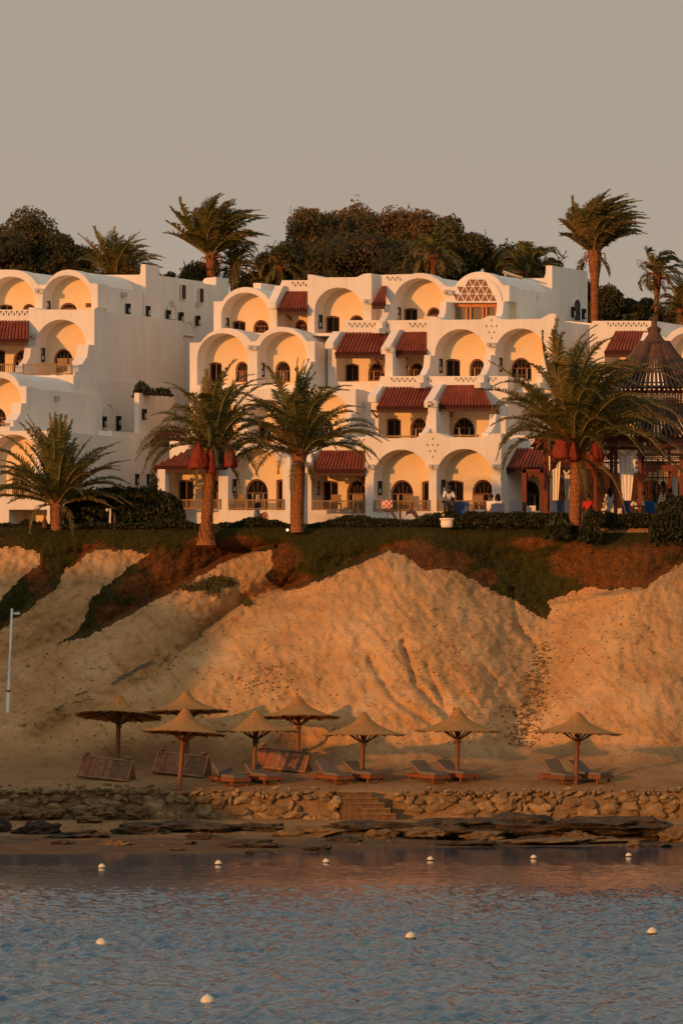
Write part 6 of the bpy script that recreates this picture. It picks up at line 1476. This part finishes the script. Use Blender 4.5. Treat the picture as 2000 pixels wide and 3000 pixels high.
# ------------------------------------------------------------------ people
def person(loc, rz, joints, label, skin='skin', top='shirt_white', bottom='trouser', hair='hair', hairlen=0, sleeves=1.0, legs_bare=False, scale=1.0):
    """joints: dict of joint positions (metres, x right, y forward(-y = facing camera), z up) describing the pose"""
    root = empty('person', loc, label, 'person'); root.rotation_euler.z = rz
    J = {k: Vector(v) * scale for k, v in joints.items()}
    order = ['pelvis', 'belly', 'chest', 'neck', 'head0', 'head1', 'shL', 'elL', 'wrL', 'haL', 'shR', 'elR', 'wrR', 'haR', 'hipL', 'knL', 'anL', 'toL', 'hipR', 'knR', 'anR', 'toR']
    rad = dict(pelvis=.15, belly=.135, chest=.155, neck=.055, head0=.085, head1=.088, shL=.06, elL=.042, wrL=.028, haL=.034, shR=.06, elR=.042, wrR=.028, haR=.034, hipL=.09, knL=.058, anL=.04, toL=.035, hipR=.09, knR=.058, anR=.04, toR=.035)
    E = [('pelvis', 'belly'), ('belly', 'chest'), ('chest', 'neck'), ('neck', 'head0'), ('head0', 'head1')] + [(a_ + s_, b_ + s_) for s_ in 'LR' for a_, b_ in (('sh', 'el'), ('el', 'wr'), ('wr', 'ha'), ('hip', 'kn'), ('kn', 'an'), ('an', 'to'))] + [('chest', 'shL'), ('chest', 'shR'), ('pelvis', 'hipL'), ('pelvis', 'hipR')]
    verts = [J[k] for k in order]; radii = [rad[k] for k in order]; edges = [(order.index(a_), order.index(b_)) for a_, b_ in E]
    for s_ in 'LR':
        hd = (J['ha' + s_] - J['wr' + s_]).normalized(); sd_ = hd.cross(Vector((0, 1, .3))).normalized()
        for k, (off, ll) in enumerate(((-.032, .065), (-.011, .078), (.011, .074), (.032, .058))):
            a_ = J['ha' + s_] + sd_ * off + hd * .03; b_ = a_ + hd * ll * .5; c_ = b_ + (hd + Vector((0, .25, -.25))).normalized() * ll * .5
            i = len(verts); verts += [a_, b_, c_]; radii += [.010, .009, .008]; edges += [(order.index('ha' + s_), i), (i, i + 1), (i + 1, i + 2)]
        a_ = J['wr' + s_] + sd_ * -.035 + hd * .035; b_ = a_ + (hd - sd_ * .8).normalized() * .045; i = len(verts); verts += [a_, b_]; radii += [.011, .009]; edges += [(order.index('wr' + s_), i), (i, i + 1)]
    def skinned(name, vs_, es_, rr, m, root_i=0, sub=1):
        me = bpy.data.meshes.new(name); me.from_pydata([tuple(v) for v in vs_], es_, []); me.materials.append(M[m]); o = bpy.data.objects.new(name, me); COL.objects.link(o); o.parent = root
        md = o.modifiers.new('skin', 'SKIN'); md.use_smooth_shade = True
        for i, r_ in enumerate(rr): me.skin_vertices[0].data[i].radius = (r_, r_); me.skin_vertices[0].data[i].use_root = (i == root_i)
        sbd = o.modifiers.new('sub', 'SUBSURF'); sbd.levels = sub; sbd.render_levels = sub; return o
    skinned('body', verts, edges, radii, skin)
    # clothing shells
    elL = J['shL'].lerp(J['elL'], sleeves); elR = J['shR'].lerp(J['elR'], sleeves)
    skinned('shirt', [J['pelvis'], J['belly'], J['chest'], J['chest'].lerp(J['neck'], .55), J['shL'], elL, J['shR'], elR], [(0, 1), (1, 2), (2, 3), (2, 4), (4, 5), (2, 6), (6, 7)], [.175, .16, .18, .085, .085, .065, .085, .065], top)
    f_ = .35 if legs_bare else .97
    skinned('trousers', [J['pelvis'], J['hipL'], J['hipL'].lerp(J['knL'], min(1, f_ * 1.4)), J['hipR'], J['hipR'].lerp(J['knR'], min(1, f_ * 1.4))] + ([] if legs_bare else [J['knL'].lerp(J['anL'], .9), J['knR'].lerp(J['anR'], .9)]),
            [(0, 1), (1, 2), (0, 3), (3, 4)] + ([] if legs_bare else [(2, 5), (4, 6)]), [.185, .115, .085, .115, .085] + ([] if legs_bare else [.06, .06]), bottom)
    # face details and hair
    hc = (J['head0'] + J['head1']) / 2; up = (J['head1'] - J['head0']).normalized(); fw = Vector((0, 1, 0)); fw = (fw - up * fw.dot(up)).normalized(); rt = fw.cross(up)
    def LB(mb, name, m): mb.v = [tuple(Vector(v) + Vector(root.location)) for v in mb.v]; return mb.build(name, m, root, smooth=True)
    m = MB(); m.blob(hc + fw * .095 - up * .015, (.014, .02, .022), 1, 0, 1); m.blob(hc - rt * .088, (.012, .02, .03), 1, 0, 1); m.blob(hc + rt * .088, (.012, .02, .03), 1, 0, 1); LB(m, 'nose_and_ears', skin)
    m = MB(); m.blob(hc + fw * .083 + rt * .03 + up * .012, (.011, .008, .007), 1, 0, 1); m.blob(hc + fw * .083 - rt * .03 + up * .012, (.011, .008, .007), 1, 0, 1); LB(m, 'eyes', 'hair')
    m = MB(); m.blob(hc - fw * .022 + up * .045, (.104, .105, .098), 3, .08, 5)
    if hairlen: 
        m.tube([hc - fw * .05 + up * .03, hc - fw * .085 - Vector((0, 0, hairlen * .45)), hc - fw * .07 - Vector((0, 0, hairlen))], [.10, .105, .035], 10)
        for s_ in (-1, 1): m.tube([hc + rt * s_ * .07 + up * .03, hc + rt * s_ * .095 - Vector((0, 0, hairlen * .4)), hc + rt * s_ * .08 - Vector((0, 0, hairlen * .8))], [.045, .045, .015], 8)
    LB(m, 'hair', hair)
    return root
STAND = dict(pelvis=(0, 0, .95), belly=(0, 0, 1.10), chest=(0, .01, 1.30), neck=(0, .0, 1.47), head0=(0, .02, 1.56), head1=(0, .03, 1.68), shL=(-.18, 0, 1.40), elL=(-.24, -.04, 1.13), wrL=(-.22, .10, .92), haL=(-.21, .14, .85), shR=(.18, 0, 1.40), elR=(.25, -.02, 1.13), wrR=(.20, .20, 1.03), haR=(.17, .27, 1.03),
             hipL=(-.10, 0, .90), knL=(-.11, .03, .50), anL=(-.11, -.02, .09), toL=(-.12, .13, .035), hipR=(.10, 0, .90), knR=(.11, .02, .50), anR=(.12, -.03, .09), toR=(.13, .12, .035))
SIT = dict(pelvis=(0, 0, .56), belly=(0, 0, .72), chest=(0, .03, .92), neck=(0, .04, 1.08), head0=(0, .07, 1.17), head1=(0, .09, 1.29), shL=(-.18, .02, 1.01), elL=(-.25, .10, .76), wrL=(-.14, .32, .78), haL=(-.11, .39, .79), shR=(.18, .02, 1.01), elR=(.25, .10, .76), wrR=(.14, .32, .78), haR=(.11, .39, .79),
           hipL=(-.10, .04, .53), knL=(-.12, .46, .52), anL=(-.12, .44, .09), toL=(-.12, .58, .035), hipR=(.10, .04, .53), knR=(.12, .46, .52), anR=(.12, .44, .09), toR=(.12, .58, .035))
BOW = dict(SIT); BOW.update(chest=(0, .10, .90), neck=(0, .18, 1.04), head0=(0, .25, 1.09), head1=(0, .31, 1.19), shL=(-.19, .10, .99), shR=(.19, .10, .99), elL=(-.28, .22, .78), elR=(.28, .22, .78), wrL=(-.08, .40, .80), wrR=(.08, .40, .80), haL=(-.03, .44, .82), haR=(.03, .44, .82))
WALK = dict(STAND); WALK.update(knR=(.10, .22, .53), anR=(.11, .18, .12), toR=(.11, .32, .08), knL=(-.10, -.02, .50), anL=(-.10, -.26, .12), toL=(-.10, -.14, .04), elL=(-.24, .05, 1.13), wrL=(-.20, .24, 1.0), haL=(-.18, .31, 1.0))
LEAN = dict(STAND); LEAN.update(chest=(0, .10, 1.28), neck=(0, .17, 1.43), head0=(0, .24, 1.49), head1=(0, .29, 1.60), shL=(-.19, .10, 1.38), shR=(.19, .10, 1.38), elL=(-.24, .22, 1.13), wrL=(-.18, .40, 1.02), haL=(-.16, .47, 1.0), elR=(.25, .20, 1.13), wrR=(.18, .38, 1.02), haR=(.16, .45, 1.0))
SITG = dict(SIT)
for k_ in ('pelvis', 'belly', 'chest', 'neck', 'head0', 'head1', 'shL', 'shR', 'elL', 'elR', 'wrL', 'wrR', 'haL', 'haR', 'hipL', 'hipR'): SITG[k_] = (SIT[k_][0], SIT[k_][1], SIT[k_][2] - .34)
SITG.update(wrL=(-.14, .30, .50), wrR=(.14, .30, .50), haL=(-.11, .36, .52), haR=(.11, .36, .52))
def at(px, Y): return ((px - CX) * Y / F, Y, PLAT)
person(at(1311, 272.4), R(200), LEAN, 'standing man in a loose white shirt leaning over a table before the right arch', 'skin_dark', 'shirt_white', 'trouser', 'hair')
person(at(1434, 273.5), R(-60), SIT, 'seated person in a white top turned to the dark-haired neighbour', 'skin_dark', 'shirt_white', 'trouser', 'hair')
person(at(1458, 273.15), R(10), SIT, 'seated woman with long black hair in a white top, back to the sea', 'skin', 'shirt_white', 'trouser', 'hair', hairlen=.30)
person(at(1722, 273.5), R(-20), dict(SIT, pelvis=(0, 0, .62)), 'person in a red top seated right behind the large palm trunk', 'skin_dark', 'shirt_red', 'trouser', 'hair')
person(at(1783, 273.6), R(30), dict(STAND), 'woman with long black hair in a pale top beside the curtain', 'skin', 'shirt_white', 'shirt_white', 'hair', hairlen=.42, scale=.93)
person(at(1866, 272.9), R(180), BOW, 'man in a white shirt with bowed head looking at his hands under the pavilion', 'skin_dark', 'shirt_white', 'trouser', 'hair')
person(at(1884, 275.0), R(170), SIT, 'heavy-set guest in a brown top behind the man with bowed head', 'skin_dark', 'shirt_dark', 'trouser', 'hair', scale=1.12)
person(at(1962, 274.2), R(40), dict(STAND), 'dark-haired guest standing at the buffet in the pavilion shade', 'skin_dark', 'shirt_dark', 'trouser', 'hair', scale=.93)
person(at(752, 272.6), R(-80), SITG, 'woman with long brown hair sitting low behind the hedge before the left arch', 'skin', 'shirt_white', 'shirt_coral', 'hair_brown', hairlen=.26, sleeves=.15, scale=.95)
